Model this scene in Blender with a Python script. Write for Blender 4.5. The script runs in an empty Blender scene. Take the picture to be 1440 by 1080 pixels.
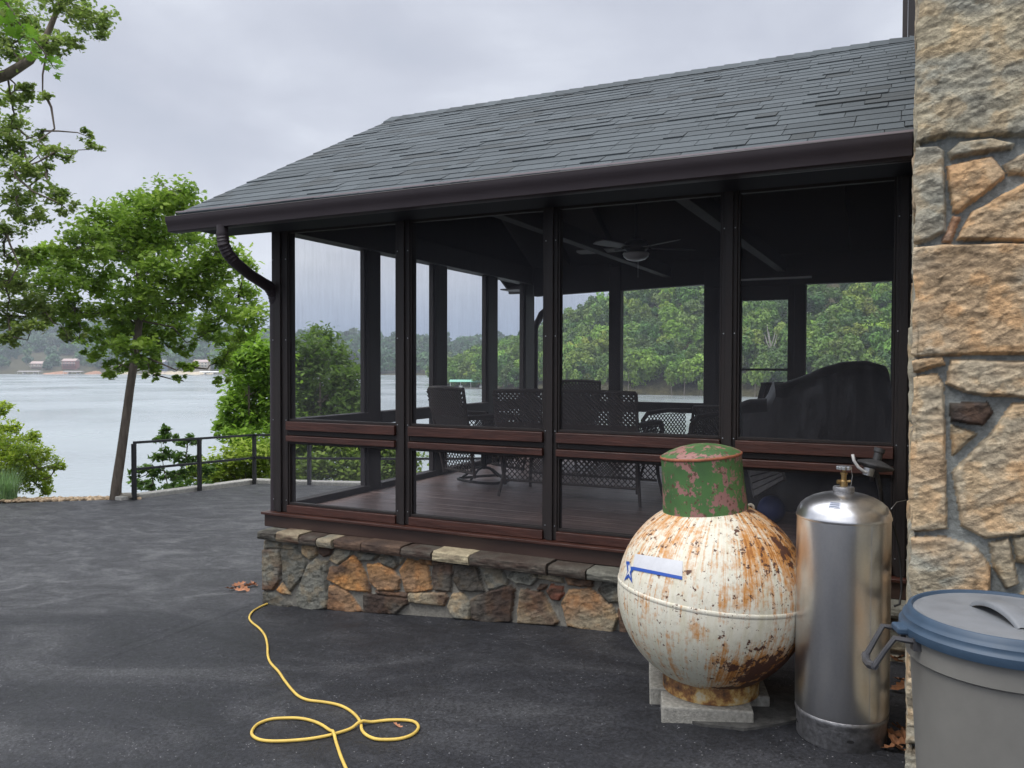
import bpy, bmesh, math, random
import numpy as np
from mathutils import Vector, Matrix, Euler
random.seed(7); rng = np.random.default_rng(7)
C = bpy.context.scene.collection
SC = bpy.context.scene
R = math.radians
EYE = 1.6                       # eye height; H() turns "metres above the eye" into world Z
def H(h): return h + EYE
# ---------------------------------------------------------------- camera
YAW, PITCH, ROLL, FPX = R(26.1), R(1.32), 0.00274, 1152.0
F0 = np.array([-math.sin(YAW), math.cos(YAW), 0.0]); R0 = np.array([math.cos(YAW), math.sin(YAW), 0.0]); U0 = np.array([0, 0, 1.0])
F_ = F0*math.cos(PITCH) - U0*math.sin(PITCH); Up = U0*math.cos(PITCH) + F0*math.sin(PITCH)
R_ = R0*math.cos(ROLL) + Up*math.sin(ROLL); U_ = Up*math.cos(ROLL) - R0*math.sin(ROLL)
cam = bpy.data.cameras.new('camera'); co = bpy.data.objects.new('camera', cam); C.objects.link(co)
cam.sensor_width = 36; cam.lens = 36*FPX/1440; cam.clip_start = 0.05; cam.clip_end = 9000
m4 = Matrix.Identity(4)
for i in range(3):
    m4[i][0] = R_[i]; m4[i][1] = U_[i]; m4[i][2] = -F_[i]
m4[0][3] = 0; m4[1][3] = 0; m4[2][3] = EYE
co.matrix_world = m4
SC.camera = co
# ---------------------------------------------------------------- world, sun, exposure
SC.view_settings.view_transform = 'Standard'; SC.view_settings.look = 'None'
SC.view_settings.exposure = 0.3; SC.view_settings.gamma = 1.0
SUN_EL, SUN_AZ = R(58), R(215)          # azimuth clockwise from +Y
w = bpy.data.worlds.new('World'); SC.world = w; w.use_nodes = True
nt = w.node_tree; nt.nodes.clear()
def nd(nt, typ, ins=None, **props):
    n = nt.nodes.new(typ)
    for k, v in props.items(): setattr(n, k, v)
    for k, v in (ins or {}).items():
        s = n.inputs[k]
        if isinstance(v, bpy.types.NodeSocket): nt.links.new(v, s)
        else: s.default_value = v
    return n
def lin(v):
    v = v/255.0
    return v/12.92 if v <= 0.04045 else ((v+0.055)/1.055)**2.4
def rgb(r, g, b): return (lin(r), lin(g), lin(b), 1.0)
def ramp(nt, fac, stops, interp='LINEAR'):
    n = nt.nodes.new('ShaderNodeValToRGB'); nt.links.new(fac, n.inputs[0]); cr = n.color_ramp; cr.interpolation = interp
    while len(cr.elements) < len(stops): cr.elements.new(0.5)
    for e, (p, c) in zip(cr.elements, stops):
        e.position = p; e.color = c if len(c) == 4 else (*c, 1)
    return n.outputs[0]
def mixc(nt, f, a, b, mode='MIX'):
    n = nt.nodes.new('ShaderNodeMix'); n.data_type = 'RGBA'; n.blend_type = mode
    for s, v in ((n.inputs[0], f), (n.inputs[6], a), (n.inputs[7], b)):
        if isinstance(v, bpy.types.NodeSocket): nt.links.new(v, s)
        else: s.default_value = v
    return n.outputs[2]
def math_(nt, op, a, b=0.0, c=0.0, clamp=False):
    n = nt.nodes.new('ShaderNodeMath'); n.operation = op; n.use_clamp = clamp
    for s, v in zip(n.inputs, (a, b, c)):
        if isinstance(v, bpy.types.NodeSocket): nt.links.new(v, s)
        else: s.default_value = v
    return n.outputs[0]
tc = nd(nt, 'ShaderNodeTexCoord')
mp = nd(nt, 'ShaderNodeMapping', {'Vector': tc.outputs['Generated'], 'Scale': (1.0, 1.0, 2.6), 'Location': (0.35, 0.2, 0.1)})
n1 = nd(nt, 'ShaderNodeTexNoise', {'Vector': mp.outputs[0], 'Scale': 2.3, 'Detail': 6.0, 'Roughness': 0.5, 'Distortion': 0.25})
cloud = ramp(nt, n1.outputs[0], [(0.30, rgb(176, 182, 195)), (0.44, rgb(186, 190, 202)), (0.53, rgb(196, 200, 211)), (0.63, rgb(214, 218, 227)), (0.78, rgb(228, 231, 237))])
sx = nd(nt, 'ShaderNodeSeparateXYZ', {0: tc.outputs['Generated']})
# brighter towards the gap near the horizon on the left (west), a blue-grey band of rain low in the north
hz = ramp(nt, sx.outputs[2], [(0.0, (1, 1, 1)), (0.07, (1, 1, 1)), (0.26, (0, 0, 0))])
lf = ramp(nt, sx.outputs[0], [(0.0, (1, 1, 1)), (0.12, (1, 1, 1)), (0.4, (0, 0, 0))])   # set again below through a map range
mr = nd(nt, 'ShaderNodeMapRange', {'Value': sx.outputs[0], 'From Min': -0.62, 'From Max': -0.86, 'To Min': 0.0, 'To Max': 1.0})
gap = math_(nt, 'MULTIPLY', hz, mr.outputs[0])
c2 = mixc(nt, math_(nt, 'MULTIPLY', gap, 0.75), cloud, rgb(226, 230, 238))
inv = math_(nt, 'SUBTRACT', 1.0, mr.outputs[0], clamp=True)
bd = ramp(nt, sx.outputs[2], [(0.0, (1, 1, 1)), (0.045, (1, 1, 1)), (0.12, (0, 0, 0))])
c3 = mixc(nt, math_(nt, 'MULTIPLY', math_(nt, 'MULTIPLY', bd, inv), 0.8), c2, rgb(138, 158, 190))
top = ramp(nt, sx.outputs[2], [(0.40, (0, 0, 0)), (0.8, (1, 1, 1))])     # an overcast sky is about three times as bright overhead as at the horizon
c4 = mixc(nt, top, c3, (2.0, 2.02, 2.1, 1))
sky = nd(nt, 'ShaderNodeTexSky', sky_type='NISHITA', sun_disc=False, sun_elevation=SUN_EL, sun_rotation=SUN_AZ)
bgs = nd(nt, 'ShaderNodeBackground', {'Color': sky.outputs[0], 'Strength': 0.10})
bgc = nd(nt, 'ShaderNodeBackground', {'Color': c4, 'Strength': 1.0})
mxw = nd(nt, 'ShaderNodeMixShader', {0: 0.93, 1: bgs.outputs[0], 2: bgc.outputs[0]})
nd(nt, 'ShaderNodeOutputWorld', {'Surface': mxw.outputs[0]})
sl = bpy.data.lights.new('sun', 'SUN'); sl.energy = 1.5; sl.angle = R(25); sl.color = (1.0, 0.97, 0.92)
so = bpy.data.objects.new('sun', sl); C.objects.link(so)
sd = Vector((math.sin(SUN_AZ)*math.cos(SUN_EL), math.cos(SUN_AZ)*math.cos(SUN_EL), math.sin(SUN_EL)))
so.rotation_euler = sd.to_track_quat('Z', 'Y').to_euler()
SC.cycles.transparent_max_bounces = 24; SC.cycles.max_bounces = 8; SC.cycles.diffuse_bounces = 3
SC.cycles.volume_bounces = 0
SC.cycles.use_denoising = True
# ---------------------------------------------------------------- geometry helpers
def ray(px, py):
    d = F_ + R_*((px-720)/FPX) - U_*((py-540)/FPX)
    return d
def on_y(px, py, Y):            # point of the world plane y = Y seen in direction px, py
    d = ray(px, py); t = Y/d[1]; return np.array([d[0]*t, Y, H(d[2]*t)])
def cf(x, z, h=0.0):            # camera-forward metres -> world
    p = R0*x + F0*z; return np.array([p[0], p[1], H(h)])
def at(px, py, z):              # a point z metres ahead
    d = ray(px, py); t = z/np.dot(d, F0); return np.array([d[0]*t, d[1]*t, H(d[2]*t)])
GX = [-60, -40, -14, -11.4, -8, -4.5, -1.65, -1, -.26, 0, 6, 20]
GH = [-3.4, -2.9, -2.25, -2.22, -2.06, -1.855, -1.635, -1.60, -1.57, -1.56, -1.5, -1.45]
def gh(x, y):                   # asphalt height relative to the eye
    g = 0.5*np.interp(x, GX, GH) + 0.25*np.interp(x-.5, GX, GH) + 0.25*np.interp(x+.5, GX, GH)
    return g - 0.03*np.maximum(np.asarray(y)-9.0, 0)
def gz(x, y): return float(gh(x, y)) + EYE
def on_ground(px, py):
    d = ray(px, py); t = 1.6/-d[2]
    for _ in range(30): t = gh(d[0]*t, d[1]*t)/d[2]
    return np.array([d[0]*t, d[1]*t, H(d[2]*t)])
def _hash(i):
    with np.errstate(over='ignore'):
        n = (i[..., 0].astype(np.int64)*374761393 + i[..., 1].astype(np.int64)*668265263 + i[..., 2].astype(np.int64)*2147483647) & 0xffffffff
        n = ((n ^ (n >> 13))*1274126177) & 0xffffffff
        n = (n ^ (n >> 16))
    return (n & 0xffffff)/float(0xffffff)
def vnoise(p):
    i = np.floor(p).astype(np.int64); f = p-i; f = f*f*(3-2*f); r = 0
    for dx in (0, 1):
        for dy in (0, 1):
            for dz in (0, 1):
                wgt = (f[..., 0] if dx else 1-f[..., 0])*(f[..., 1] if dy else 1-f[..., 1])*(f[..., 2] if dz else 1-f[..., 2])
                r = r + wgt*_hash(i+np.array([dx, dy, dz]))
    return r
def fbm(p, oct=4):
    s = 0; a = 0.5
    for k in range(oct):
        s = s + a*vnoise(p*(2**k)+k*17.3); a *= 0.5
    return s/(1-0.5**oct)
class MB:
    def __init__(s): s.v = []; s.f = []; s.c = []
    def add(s, vs, fs, col=None):
        o = len(s.v); s.v.extend([tuple(map(float, q)) for q in vs]); s.f.extend([tuple(o+int(i) for i in q) for q in fs])
        if col is not None: s.c.extend([tuple(col)[:3]]*len(vs))
        return s
    def box(s, a, b, M=None, col=None):
        x0, y0, z0 = a; x1, y1, z1 = b
        vs = [(x0, y0, z0), (x1, y0, z0), (x1, y1, z0), (x0, y1, z0), (x0, y0, z1), (x1, y0, z1), (x1, y1, z1), (x0, y1, z1)]
        if M is not None: vs = [tuple(M @ Vector(q)) for q in vs]
        return s.add(vs, [(0, 3, 2, 1), (4, 5, 6, 7), (0, 1, 5, 4), (1, 2, 6, 5), (2, 3, 7, 6), (3, 0, 4, 7)], col)
    def bar(s, p, q, wd, ht, col=None, up=(0, 0, 1)):
        p = np.array(p, float); q = np.array(q, float); d = q-p; d /= np.linalg.norm(d); up = np.array(up, float)
        if abs(np.dot(d, up)) > .98: up = np.array([1., 0, 0])
        r = np.cross(d, up); r /= np.linalg.norm(r); u = np.cross(r, d)
        vs = [e+r*a*wd/2+u*b*ht/2 for e in (p, q) for a, b in ((-1, -1), (1, -1), (1, 1), (-1, 1))]
        return s.add(vs, [(0, 1, 2, 3), (7, 6, 5, 4), (0, 4, 5, 1), (1, 5, 6, 2), (2, 6, 7, 3), (3, 7, 4, 0)], col)
    def tube(s, pts, rad, n=8, col=None, flat=1.0):
        pts = [np.array(p, float) for p in pts]; m = len(pts)
        if not hasattr(rad, '__len__'): rad = [rad]*m
        vs = []; pr = None
        for i in range(m):
            t = pts[min(i+1, m-1)]-pts[max(i-1, 0)]; t /= (np.linalg.norm(t)+1e-9)
            if pr is None:
                a = np.array([0, 0, 1.]) if abs(t[2]) < .9 else np.array([1., 0, 0]); pr = np.cross(t, a)
            pr = pr-t*np.dot(pr, t); pr /= np.linalg.norm(pr); q = np.cross(t, pr)
            for k in range(n):
                an = 2*math.pi*k/n; vs.append(pts[i]+rad[i]*(pr*math.cos(an)+q*math.sin(an)*flat))
        fs = [(i*n+k, i*n+(k+1) % n, (i+1)*n+(k+1) % n, (i+1)*n+k) for i in range(m-1) for k in range(n)]
        fs += [tuple(range(n))[::-1], tuple((m-1)*n+k for k in range(n))]
        return s.add(vs, fs, col)
    def lathe(s, prof, cx=0, cy=0, n=48, col=None, M=None, cap=True):
        vs = []; fs = []
        for r, z in prof:
            for k in range(n):
                a = 2*math.pi*k/n; vs.append((cx+r*math.cos(a), cy+r*math.sin(a), z))
        for i in range(len(prof)-1):
            for k in range(n): fs.append((i*n+k, i*n+(k+1) % n, (i+1)*n+(k+1) % n, (i+1)*n+k))
        if cap and prof[0][0] > 1e-5: fs.append(tuple(range(n))[::-1])
        if cap and prof[-1][0] > 1e-5: fs.append(tuple((len(prof)-1)*n+k for k in range(n)))
        if M is not None: vs = [tuple(M @ Vector(q)) for q in vs]
        return s.add(vs, fs, col)
    def prism(s, poly, d, M=None, col=None):     # poly in xy, thickness d in z
        n = len(poly); vs = [(x, y, 0) for x, y in poly]+[(x, y, d) for x, y in poly]
        if M is not None: vs = [tuple(M @ Vector(q)) for q in vs]
        return s.add(vs, [tuple(range(n))[::-1], tuple(range(n, 2*n))]+[(i, (i+1) % n, n+(i+1) % n, n+i) for i in range(n)], col)
    def build(s, name, mt, parent=None, smooth=False, bevel=0, seg=2):
        me = bpy.data.meshes.new(name); me.from_pydata(s.v, [], s.f)
        if s.c and len(s.c) == len(s.v):
            a = me.color_attributes.new('Col', 'FLOAT_COLOR', 'POINT')
            a.data.foreach_set('color', np.hstack([np.array(s.c), np.ones((len(s.c), 1))]).astype(np.float32).ravel())
        bm = bmesh.new(); bm.from_mesh(me); bmesh.ops.recalc_face_normals(bm, faces=bm.faces); bm.to_mesh(me); bm.free()
        me.materials.append(mt); o = bpy.data.objects.new(name, me); C.objects.link(o)
        if smooth:
            me.polygons.foreach_set('use_smooth', [True]*len(me.polygons))
            if smooth == 'auto': me.set_sharp_from_angle(angle=R(38))
        if bevel:
            b = o.modifiers.new('bevel', 'BEVEL'); b.width = bevel; b.segments = seg; b.limit_method = 'ANGLE'; b.angle_limit = R(40)
        if parent is not None:
            o.parent = parent; o.matrix_parent_inverse = parent_world(parent).inverted()
        return o
def parent_world(o):
    M = Matrix.LocRotScale(o.location, o.rotation_euler, o.scale)
    if o.parent: M = parent_world(o.parent) @ o.matrix_parent_inverse @ M
    return M
def npmesh(name, V, loops, sizes, mt, cols=None, parent=None, smooth=False):
    me = bpy.data.meshes.new(name); V = np.asarray(V, np.float32); loops = np.asarray(loops, np.int32).ravel(); sizes = np.asarray(sizes, np.int32)
    me.vertices.add(len(V)); me.vertices.foreach_set('co', V.ravel())
    me.loops.add(len(loops)); me.loops.foreach_set('vertex_index', loops)
    me.polygons.add(len(sizes)); st = np.concatenate([[0], np.cumsum(sizes)[:-1]]).astype(np.int32)
    me.polygons.foreach_set('loop_start', st)
    if smooth: me.polygons.foreach_set('use_smooth', np.ones(len(sizes), bool))
    me.update(calc_edges=True)
    if cols is not None:
        a = me.color_attributes.new('Col', 'FLOAT_COLOR', 'POINT'); cc = np.ones((len(V), 4), np.float32); cc[:, :3] = cols; a.data.foreach_set('color', cc.ravel())
    me.materials.append(mt); o = bpy.data.objects.new(name, me); C.objects.link(o)
    if parent is not None: o.parent = parent; o.matrix_parent_inverse = parent_world(parent).inverted()
    return o
def gridmesh(name, P, mt, cols=None, parent=None, smooth=True):   # P: (n, m, 3)
    n, m = P.shape[:2]; i = np.arange(n*m).reshape(n, m)
    q = np.stack([i[:-1, :-1], i[1:, :-1], i[1:, 1:], i[:-1, 1:]], -1).reshape(-1, 4)
    return npmesh(name, P.reshape(-1, 3), q, np.full(len(q), 4), mt, None if cols is None else cols.reshape(-1, 3), parent, smooth)
def tag(o, label=None, cat=None, group=None, kind=None):
    if label: o['label'] = label
    if cat: o['category'] = cat
    if group: o['group'] = group
    if kind: o['kind'] = kind
    return o
def empty(name, loc, label, cat, group=None, rz=0.0):
    o = bpy.data.objects.new(name, None); o.location = loc; o.rotation_euler = (0, 0, rz); o.empty_display_size = .1; C.objects.link(o)
    return tag(o, label, cat, group)
# ---------------------------------------------------------------- materials
def mat(name, base=None, rough=.6, metal=0.0, noise=0.0, nscale=20.0, bump=0.0, bscale=60.0, spec=.5, attr=False, coat=0.0, stretch=(1, 1, 1)):
    m = bpy.data.materials.new(name); m.use_nodes = True; nt = m.node_tree; p = nt.nodes['Principled BSDF']
    tc = nd(nt, 'ShaderNodeTexCoord'); mp = nd(nt, 'ShaderNodeMapping', {'Vector': tc.outputs['Object'], 'Scale': stretch})
    col = base
    if attr: col = nd(nt, 'ShaderNodeVertexColor', layer_name='Col').outputs[0]
    if noise:
        n = nd(nt, 'ShaderNodeTexNoise', {'Vector': mp.outputs[0], 'Scale': nscale, 'Detail': 6.0, 'Roughness': .65})
        v = nd(nt, 'ShaderNodeMapRange', {'Value': n.outputs[0], 'From Min': .3, 'From Max': .7, 'To Min': 1-noise, 'To Max': 1+noise})
        h = nd(nt, 'ShaderNodeHueSaturation', {'Color': col, 'Value': v.outputs[0]}); col = h.outputs[0]
        nt.links.new(nd(nt, 'ShaderNodeMapRange', {'Value': n.outputs[0], 'To Min': max(rough-.15, 0.02), 'To Max': min(rough+.15, 1)}).outputs[0], p.inputs['Roughness'])
    else: p.inputs['Roughness'].default_value = rough
    if isinstance(col, bpy.types.NodeSocket): nt.links.new(col, p.inputs['Base Color'])
    else: p.inputs['Base Color'].default_value = col
    p.inputs['Metallic'].default_value = metal; p.inputs['Specular IOR Level'].default_value = spec; p.inputs['Coat Weight'].default_value = coat
    if bump:
        b = nd(nt, 'ShaderNodeTexNoise', {'Vector': mp.outputs[0], 'Scale': bscale, 'Detail': 5.0, 'Roughness': .7})
        nt.links.new(nd(nt, 'ShaderNodeBump', {'Height': b.outputs[0], 'Strength': bump, 'Distance': .01}).outputs[0], p.inputs['Normal'])
    return m
M = {}
M['post'] = mat('dark_stained_wood', (.013, .0085, .008, 1), .6, noise=.4, nscale=9, bump=.25, bscale=18, stretch=(3, 3, .6))
M['rail'] = mat('red_brown_stained_wood', (.052, .018, .012, 1), .4, noise=.5, nscale=7, bump=.3, bscale=20, stretch=(.5, 3, 4))
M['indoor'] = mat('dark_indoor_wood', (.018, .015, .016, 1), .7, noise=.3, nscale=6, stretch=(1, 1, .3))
M['shade'] = mat('shade_darkened_wood', (.010, .010, .016, 1), .7, spec=.2)  # header and soffit wood, shade under the gutter put into its near-black colour
M['tie'] = mat('grey_beam_wood', (.020, .019, .020, 1), .8, noise=.3, nscale=8, stretch=(3, .4, 3))
M['gutter'] = mat('brown_painted_aluminium', (.024, .016, .020, 1), .5, noise=.08, nscale=3, spec=.5)
M['band'] = mat('brown_painted_board', (.045, .024, .018, 1), .5, noise=.25, nscale=6, stretch=(.4, 2, 2))
M['edge_metal'] = mat('drip_edge_metal', (.32, .27, .28, 1), .35, metal=.5)
M['shingle'] = mat('asphalt_shingle', rough=.95, noise=.2, nscale=160, bump=.35, bscale=220, spec=.25, attr=True)
M['stone'] = mat('field_stone', rough=.9, noise=.28, nscale=60, bump=.8, bscale=120, spec=.25, attr=True)
M['iron'] = mat('black_painted_steel', (.018, .018, .02, 1), .45)
M['wicker'] = mat('dark_wicker', (.045, .033, .028, 1), .55, noise=.3, nscale=80, bump=.5, bscale=120)
M['wood_floor'] = None
M['black'] = mat('black_rubber', (.015, .015, .016, 1), .6)
M['cover'] = mat('black_grill_cover', (.02, .021, .024, 1), .45, noise=.2, nscale=4, bump=.8, bscale=5)
M['greymetal'] = mat('galvanised_metal', (.45, .46, .48, 1), .35, metal=.9, noise=.1, nscale=30)
M['brass'] = mat('old_brass', (.38, .26, .12, 1), .4, metal=.9, noise=.3, nscale=90)
M['fan_blade'] = mat('pale_fan_blade', (.10, .097, .097, 1), .5)
M['fan_glass'] = mat('frosted_glass_bowl', (.4, .4, .4, 1), .35)
M['bark'] = mat('oak_bark', (.15, .125, .10, 1), .95, noise=.45, nscale=14, bump=1.0, bscale=26, stretch=(1, 1, .25), spec=.2)
M['concrete'] = mat('weathered_concrete', (.30, .29, .26, 1), .95, noise=.35, nscale=45, bump=.8, bscale=120, spec=.2)
M['deadleaf'] = mat('dry_leaf', (.42, .19, .10, 1), .8, noise=.3, nscale=60, bump=.3)
M['litter'] = mat('brown_leaf', (.20, .085, .035, 1), .85, noise=.5, nscale=30, bump=.3)
M['cord'] = mat('yellow_hose_rubber', (.62, .43, .09, 1), .6, noise=.18, nscale=11)
M['pebble'] = mat('pale_pebble', rough=.9, noise=.25, nscale=40, attr=True)
M['ball'] = mat('blue_ball', (.012, .03, .13, 1), .5)
def leafmat(name, trans=.5):
    m = bpy.data.materials.new(name); m.use_nodes = True; nt = m.node_tree; p = nt.nodes['Principled BSDF']
    c = nd(nt, 'ShaderNodeVertexColor', layer_name='Col').outputs[0]
    nt.links.new(c, p.inputs['Base Color']); p.inputs['Roughness'].default_value = .5; p.inputs['Specular IOR Level'].default_value = .35
    t = nd(nt, 'ShaderNodeBsdfTranslucent', {'Color': mixc(nt, .5, c, (.16, .30, .03, 1))})
    mx = nd(nt, 'ShaderNodeMixShader', {0: trans, 1: p.outputs[0], 2: t.outputs[0]})
    nt.links.new(mx.outputs[0], nt.nodes['Material Output'].inputs[0]); return m
M['leaf'] = leafmat('green_leaf'); M['far_leaf'] = leafmat('woodland_leaf', .15)
def screenmat(name, cover, shade):
    m = bpy.data.materials.new(name); m.use_nodes = True; nt = m.node_tree; p = nt.nodes['Principled BSDF']
    p.inputs['Base Color'].default_value = shade; p.inputs['Roughness'].default_value = .6; p.inputs['Specular IOR Level'].default_value = .3
    tcn = nd(nt, 'ShaderNodeTexCoord'); mp_ = nd(nt, 'ShaderNodeMapping', {'Vector': tcn.outputs['Object'], 'Scale': (14, 14, 1.3)})
    n = nd(nt, 'ShaderNodeTexNoise', {'Vector': mp_.outputs[0], 'Scale': 2.2, 'Detail': 4.0, 'Roughness': .7})
    f = nd(nt, 'ShaderNodeMapRange', {'Value': n.outputs[0], 'From Min': .3, 'From Max': .7, 'To Min': cover-.025, 'To Max': cover+.025})
    tr = nd(nt, 'ShaderNodeBsdfTransparent')
    mx = nd(nt, 'ShaderNodeMixShader', {0: f.outputs[0], 1: tr.outputs[0], 2: p.outputs[0]})
    nt.links.new(mx.outputs[0], nt.nodes['Material Output'].inputs[0]); return m
M['screen'] = screenmat('insect_screen_mesh', .105, (.20, .20, .225, 1))
# asphalt: sealed, with worn pale patches, aggregate flecks and one long hairline crack
def asphalt():
    m = bpy.data.materials.new('sealed_asphalt'); m.use_nodes = True; nt = m.node_tree; p = nt.nodes['Principled BSDF']
    g = nd(nt, 'ShaderNodeTexCoord').outputs['Object']
    mp1 = nd(nt, 'ShaderNodeMapping', {'Vector': g, 'Rotation': (0, 0, R(26)), 'Scale': (.6, 1.0, 1)})
    big = nd(nt, 'ShaderNodeTexNoise', {'Vector': mp1.outputs[0], 'Scale': .8, 'Detail': 8.0, 'Roughness': .62, 'Distortion': 1.6})
    mid = nd(nt, 'ShaderNodeTexNoise', {'Vector': mp1.outputs[0], 'Scale': 5.0, 'Detail': 6.0, 'Roughness': .7, 'Distortion': .6})
    fine = nd(nt, 'ShaderNodeTexNoise', {'Vector': g, 'Scale': 70.0, 'Detail': 6.0, 'Roughness': .85})
    col = ramp(nt, big.outputs[0], [(.34, (.016, .017, .021)), (.48, (.022, .023, .028)), (.60, (.040, .041, .046)), (.74, (.075, .077, .083))])
    col = mixc(nt, .55, col, ramp(nt, mid.outputs[0], [(.3, (.35, .35, .35)), (.7, (.75, .75, .75))]), 'OVERLAY')
    col = mixc(nt, .8, col, ramp(nt, fine.outputs[0], [(.32, (.12, .12, .12)), (.68, (.9, .9, .9))]), 'OVERLAY')
    gv = nd(nt, 'ShaderNodeTexVoronoi', {'Vector': g, 'Scale': 85.0}); gs = nd(nt, 'ShaderNodeSeparateColor', {0: gv.outputs['Color']}); agg = nd(nt, 'ShaderNodeMapRange', {'Value': gs.outputs[1], 'To Min': .55, 'To Max': 1.25}).outputs[0]
    vo = nd(nt, 'ShaderNodeTexVoronoi', {'Vector': g, 'Scale': 110.0, 'Randomness': 1.0})
    seld = nd(nt, 'ShaderNodeSeparateColor', {0: vo.outputs['Color']})
    pick = math_(nt, 'GREATER_THAN', math_(nt, 'ADD', seld.outputs[0], math_(nt, 'MULTIPLY', mid.outputs[0], .25)), 1.105)
    dot = math_(nt, 'LESS_THAN', vo.outputs['Distance'], .34)
    col = mixc(nt, math_(nt, 'MULTIPLY', math_(nt, 'MULTIPLY', pick, dot), .8), col, (.30, .30, .31, 1))
    s = nd(nt, 'ShaderNodeSeparateXYZ', {0: g})
    wob = nd(nt, 'ShaderNodeTexNoise', {'Vector': g, 'Scale': 1.6, 'Detail': 7.0, 'Roughness': .6})
    y = math_(nt, 'ADD', math_(nt, 'MULTIPLY', s.outputs[0], CR[0]), math_(nt, 'MULTIPLY', wob.outputs[0], .8))
    dd = math_(nt, 'ABSOLUTE', math_(nt, 'SUBTRACT', s.outputs[1], math_(nt, 'ADD', y, CR[1]-.4)))
    ck = math_(nt, 'MULTIPLY', math_(nt, 'LESS_THAN', dd, .007), math_(nt, 'GREATER_THAN', mid.outputs[0], .44))
    col = mixc(nt, math_(nt, 'MULTIPLY', ck, .8), col, (.006, .006, .007, 1))
    far_ = math_(nt, 'SUBTRACT', s.outputs[1], math_(nt, 'ADD', y, CR[1]-.4)); old = nd(nt, 'ShaderNodeMapRange', {'Value': math_(nt, 'ADD', far_, math_(nt, 'MULTIPLY', big.outputs[0], 1.2)), 'From Min': .35, 'From Max': 1.1, 'To Min': 0., 'To Max': 1.}).outputs[0]
    strk = nd(nt, 'ShaderNodeTexNoise', {'Vector': nd(nt, 'ShaderNodeMapping', {'Vector': g, 'Rotation': (0, 0, R(-10)), 'Scale': (1.0, 1.9, 1)}).outputs[0], 'Scale': 1.5, 'Detail': 10.0, 'Roughness': .75, 'Distortion': 1.3})
    worn = ramp(nt, strk.outputs[0], [(.36, (.034, .034, .039)), (.5, (.062, .063, .069)), (.64, (.13, .132, .138))])
    col = mixc(nt, math_(nt, 'MULTIPLY', old, .75), col, worn)
    col = nd(nt, 'ShaderNodeVectorMath', {0: col, 'Scale': agg}, operation='SCALE').outputs[0]
    nt.links.new(col, p.inputs['Base Color'])
    nt.links.new(nd(nt, 'ShaderNodeMapRange', {'Value': mid.outputs[0], 'From Min': .3, 'From Max': .7, 'To Min': .46, 'To Max': .72}).outputs[0], p.inputs['Roughness'])
    p.inputs['Specular IOR Level'].default_value = .35
    hgt = math_(nt, 'ADD', math_(nt, 'MULTIPLY', fine.outputs[0], .6), math_(nt, 'MULTIPLY', mid.outputs[0], 1.2))
    nt.links.new(nd(nt, 'ShaderNodeBump', {'Height': hgt, 'Strength': .9, 'Distance': .012}).outputs[0], p.inputs['Normal'])
    return m
_a, _b = on_ground(40, 866), on_ground(350, 857)
CR = ((_b[1]-_a[1])/(_b[0]-_a[0]), 0); CR = (CR[0], _a[1]-CR[0]*_a[0])
M['asphalt'] = asphalt()
# deck boards
def deckmat():
    m = bpy.data.materials.new('red_brown_deck_paint'); m.use_nodes = True; nt = m.node_tree; p = nt.nodes['Principled BSDF']
    g = nd(nt, 'ShaderNodeTexCoord').outputs['Object']
    mp1 = nd(nt, 'ShaderNodeMapping', {'Vector': g, 'Scale': (.7, 12, 1)})
    n = nd(nt, 'ShaderNodeTexNoise', {'Vector': mp1.outputs[0], 'Scale': 2.0, 'Detail': 8.0, 'Roughness': .65, 'Distortion': .4})
    n2 = nd(nt, 'ShaderNodeTexNoise', {'Vector': g, 'Scale': 1.3, 'Detail': 4.0})
    col = ramp(nt, n.outputs[0], [(.3, (.085, .052, .047)), (.5, (.15, .102, .093)), (.7, (.27, .20, .185))])
    col = mixc(nt, .4, col, ramp(nt, n2.outputs[0], [(.35, (.3, .3, .3)), (.65, (.8, .8, .8))]), 'OVERLAY')
    nt.links.new(col, p.inputs['Base Color']); p.inputs['Roughness'].default_value = .42
    nt.links.new(nd(nt, 'ShaderNodeBump', {'Height': n.outputs[0], 'Strength': .3, 'Distance': .01}).outputs[0], p.inputs['Normal'])
    return m
M['deck'] = deckmat()
def watermat():
    m = bpy.data.materials.new('lake_water'); m.use_nodes = True; nt = m.node_tree; p = nt.nodes['Principled BSDF']
    g = nd(nt, 'ShaderNodeTexCoord').outputs['Object']
    n = nd(nt, 'ShaderNodeTexNoise', {'Vector': g, 'Scale': .9, 'Detail': 5.0, 'Roughness': .6})
    n2 = nd(nt, 'ShaderNodeTexNoise', {'Vector': g, 'Scale': .02, 'Detail': 3.0})
    p.inputs['Base Color'].default_value = (.30, .34, .355, 1)
    nt.links.new(nd(nt, 'ShaderNodeMapRange', {'Value': n2.outputs[0], 'From Min': .35, 'From Max': .65, 'To Min': .12, 'To Max': .3}).outputs[0], p.inputs['Roughness'])
    p.inputs['IOR'].default_value = 1.333
    nt.links.new(nd(nt, 'ShaderNodeBump', {'Height': n.outputs[0], 'Strength': .6, 'Distance': .12}).outputs[0], p.inputs['Normal'])
    return m
M['water'] = watermat()
M['earth'] = mat('wooded_bank_earth', (.07, .065, .035, 1), .95, noise=.5, nscale=.6, spec=.1)
M['kerb'] = mat('pale_kerb_concrete', (.38, .37, .34, 1), .9, noise=.25, nscale=20)
# ================================================================ SETTING
def near_ground(x, y):
    g = gh(x, y)
    # distance outside of the paved area: the bank then drops to the lake
    e = np.interp(x, [-60, -25, -13.1, -11.45, -11.40, -4.9, -4.6, 20], [-14, 1.2, 8.12, 9.3, 12.1, 12.1, 9.75, 9.75])
    return g, y-e
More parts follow.
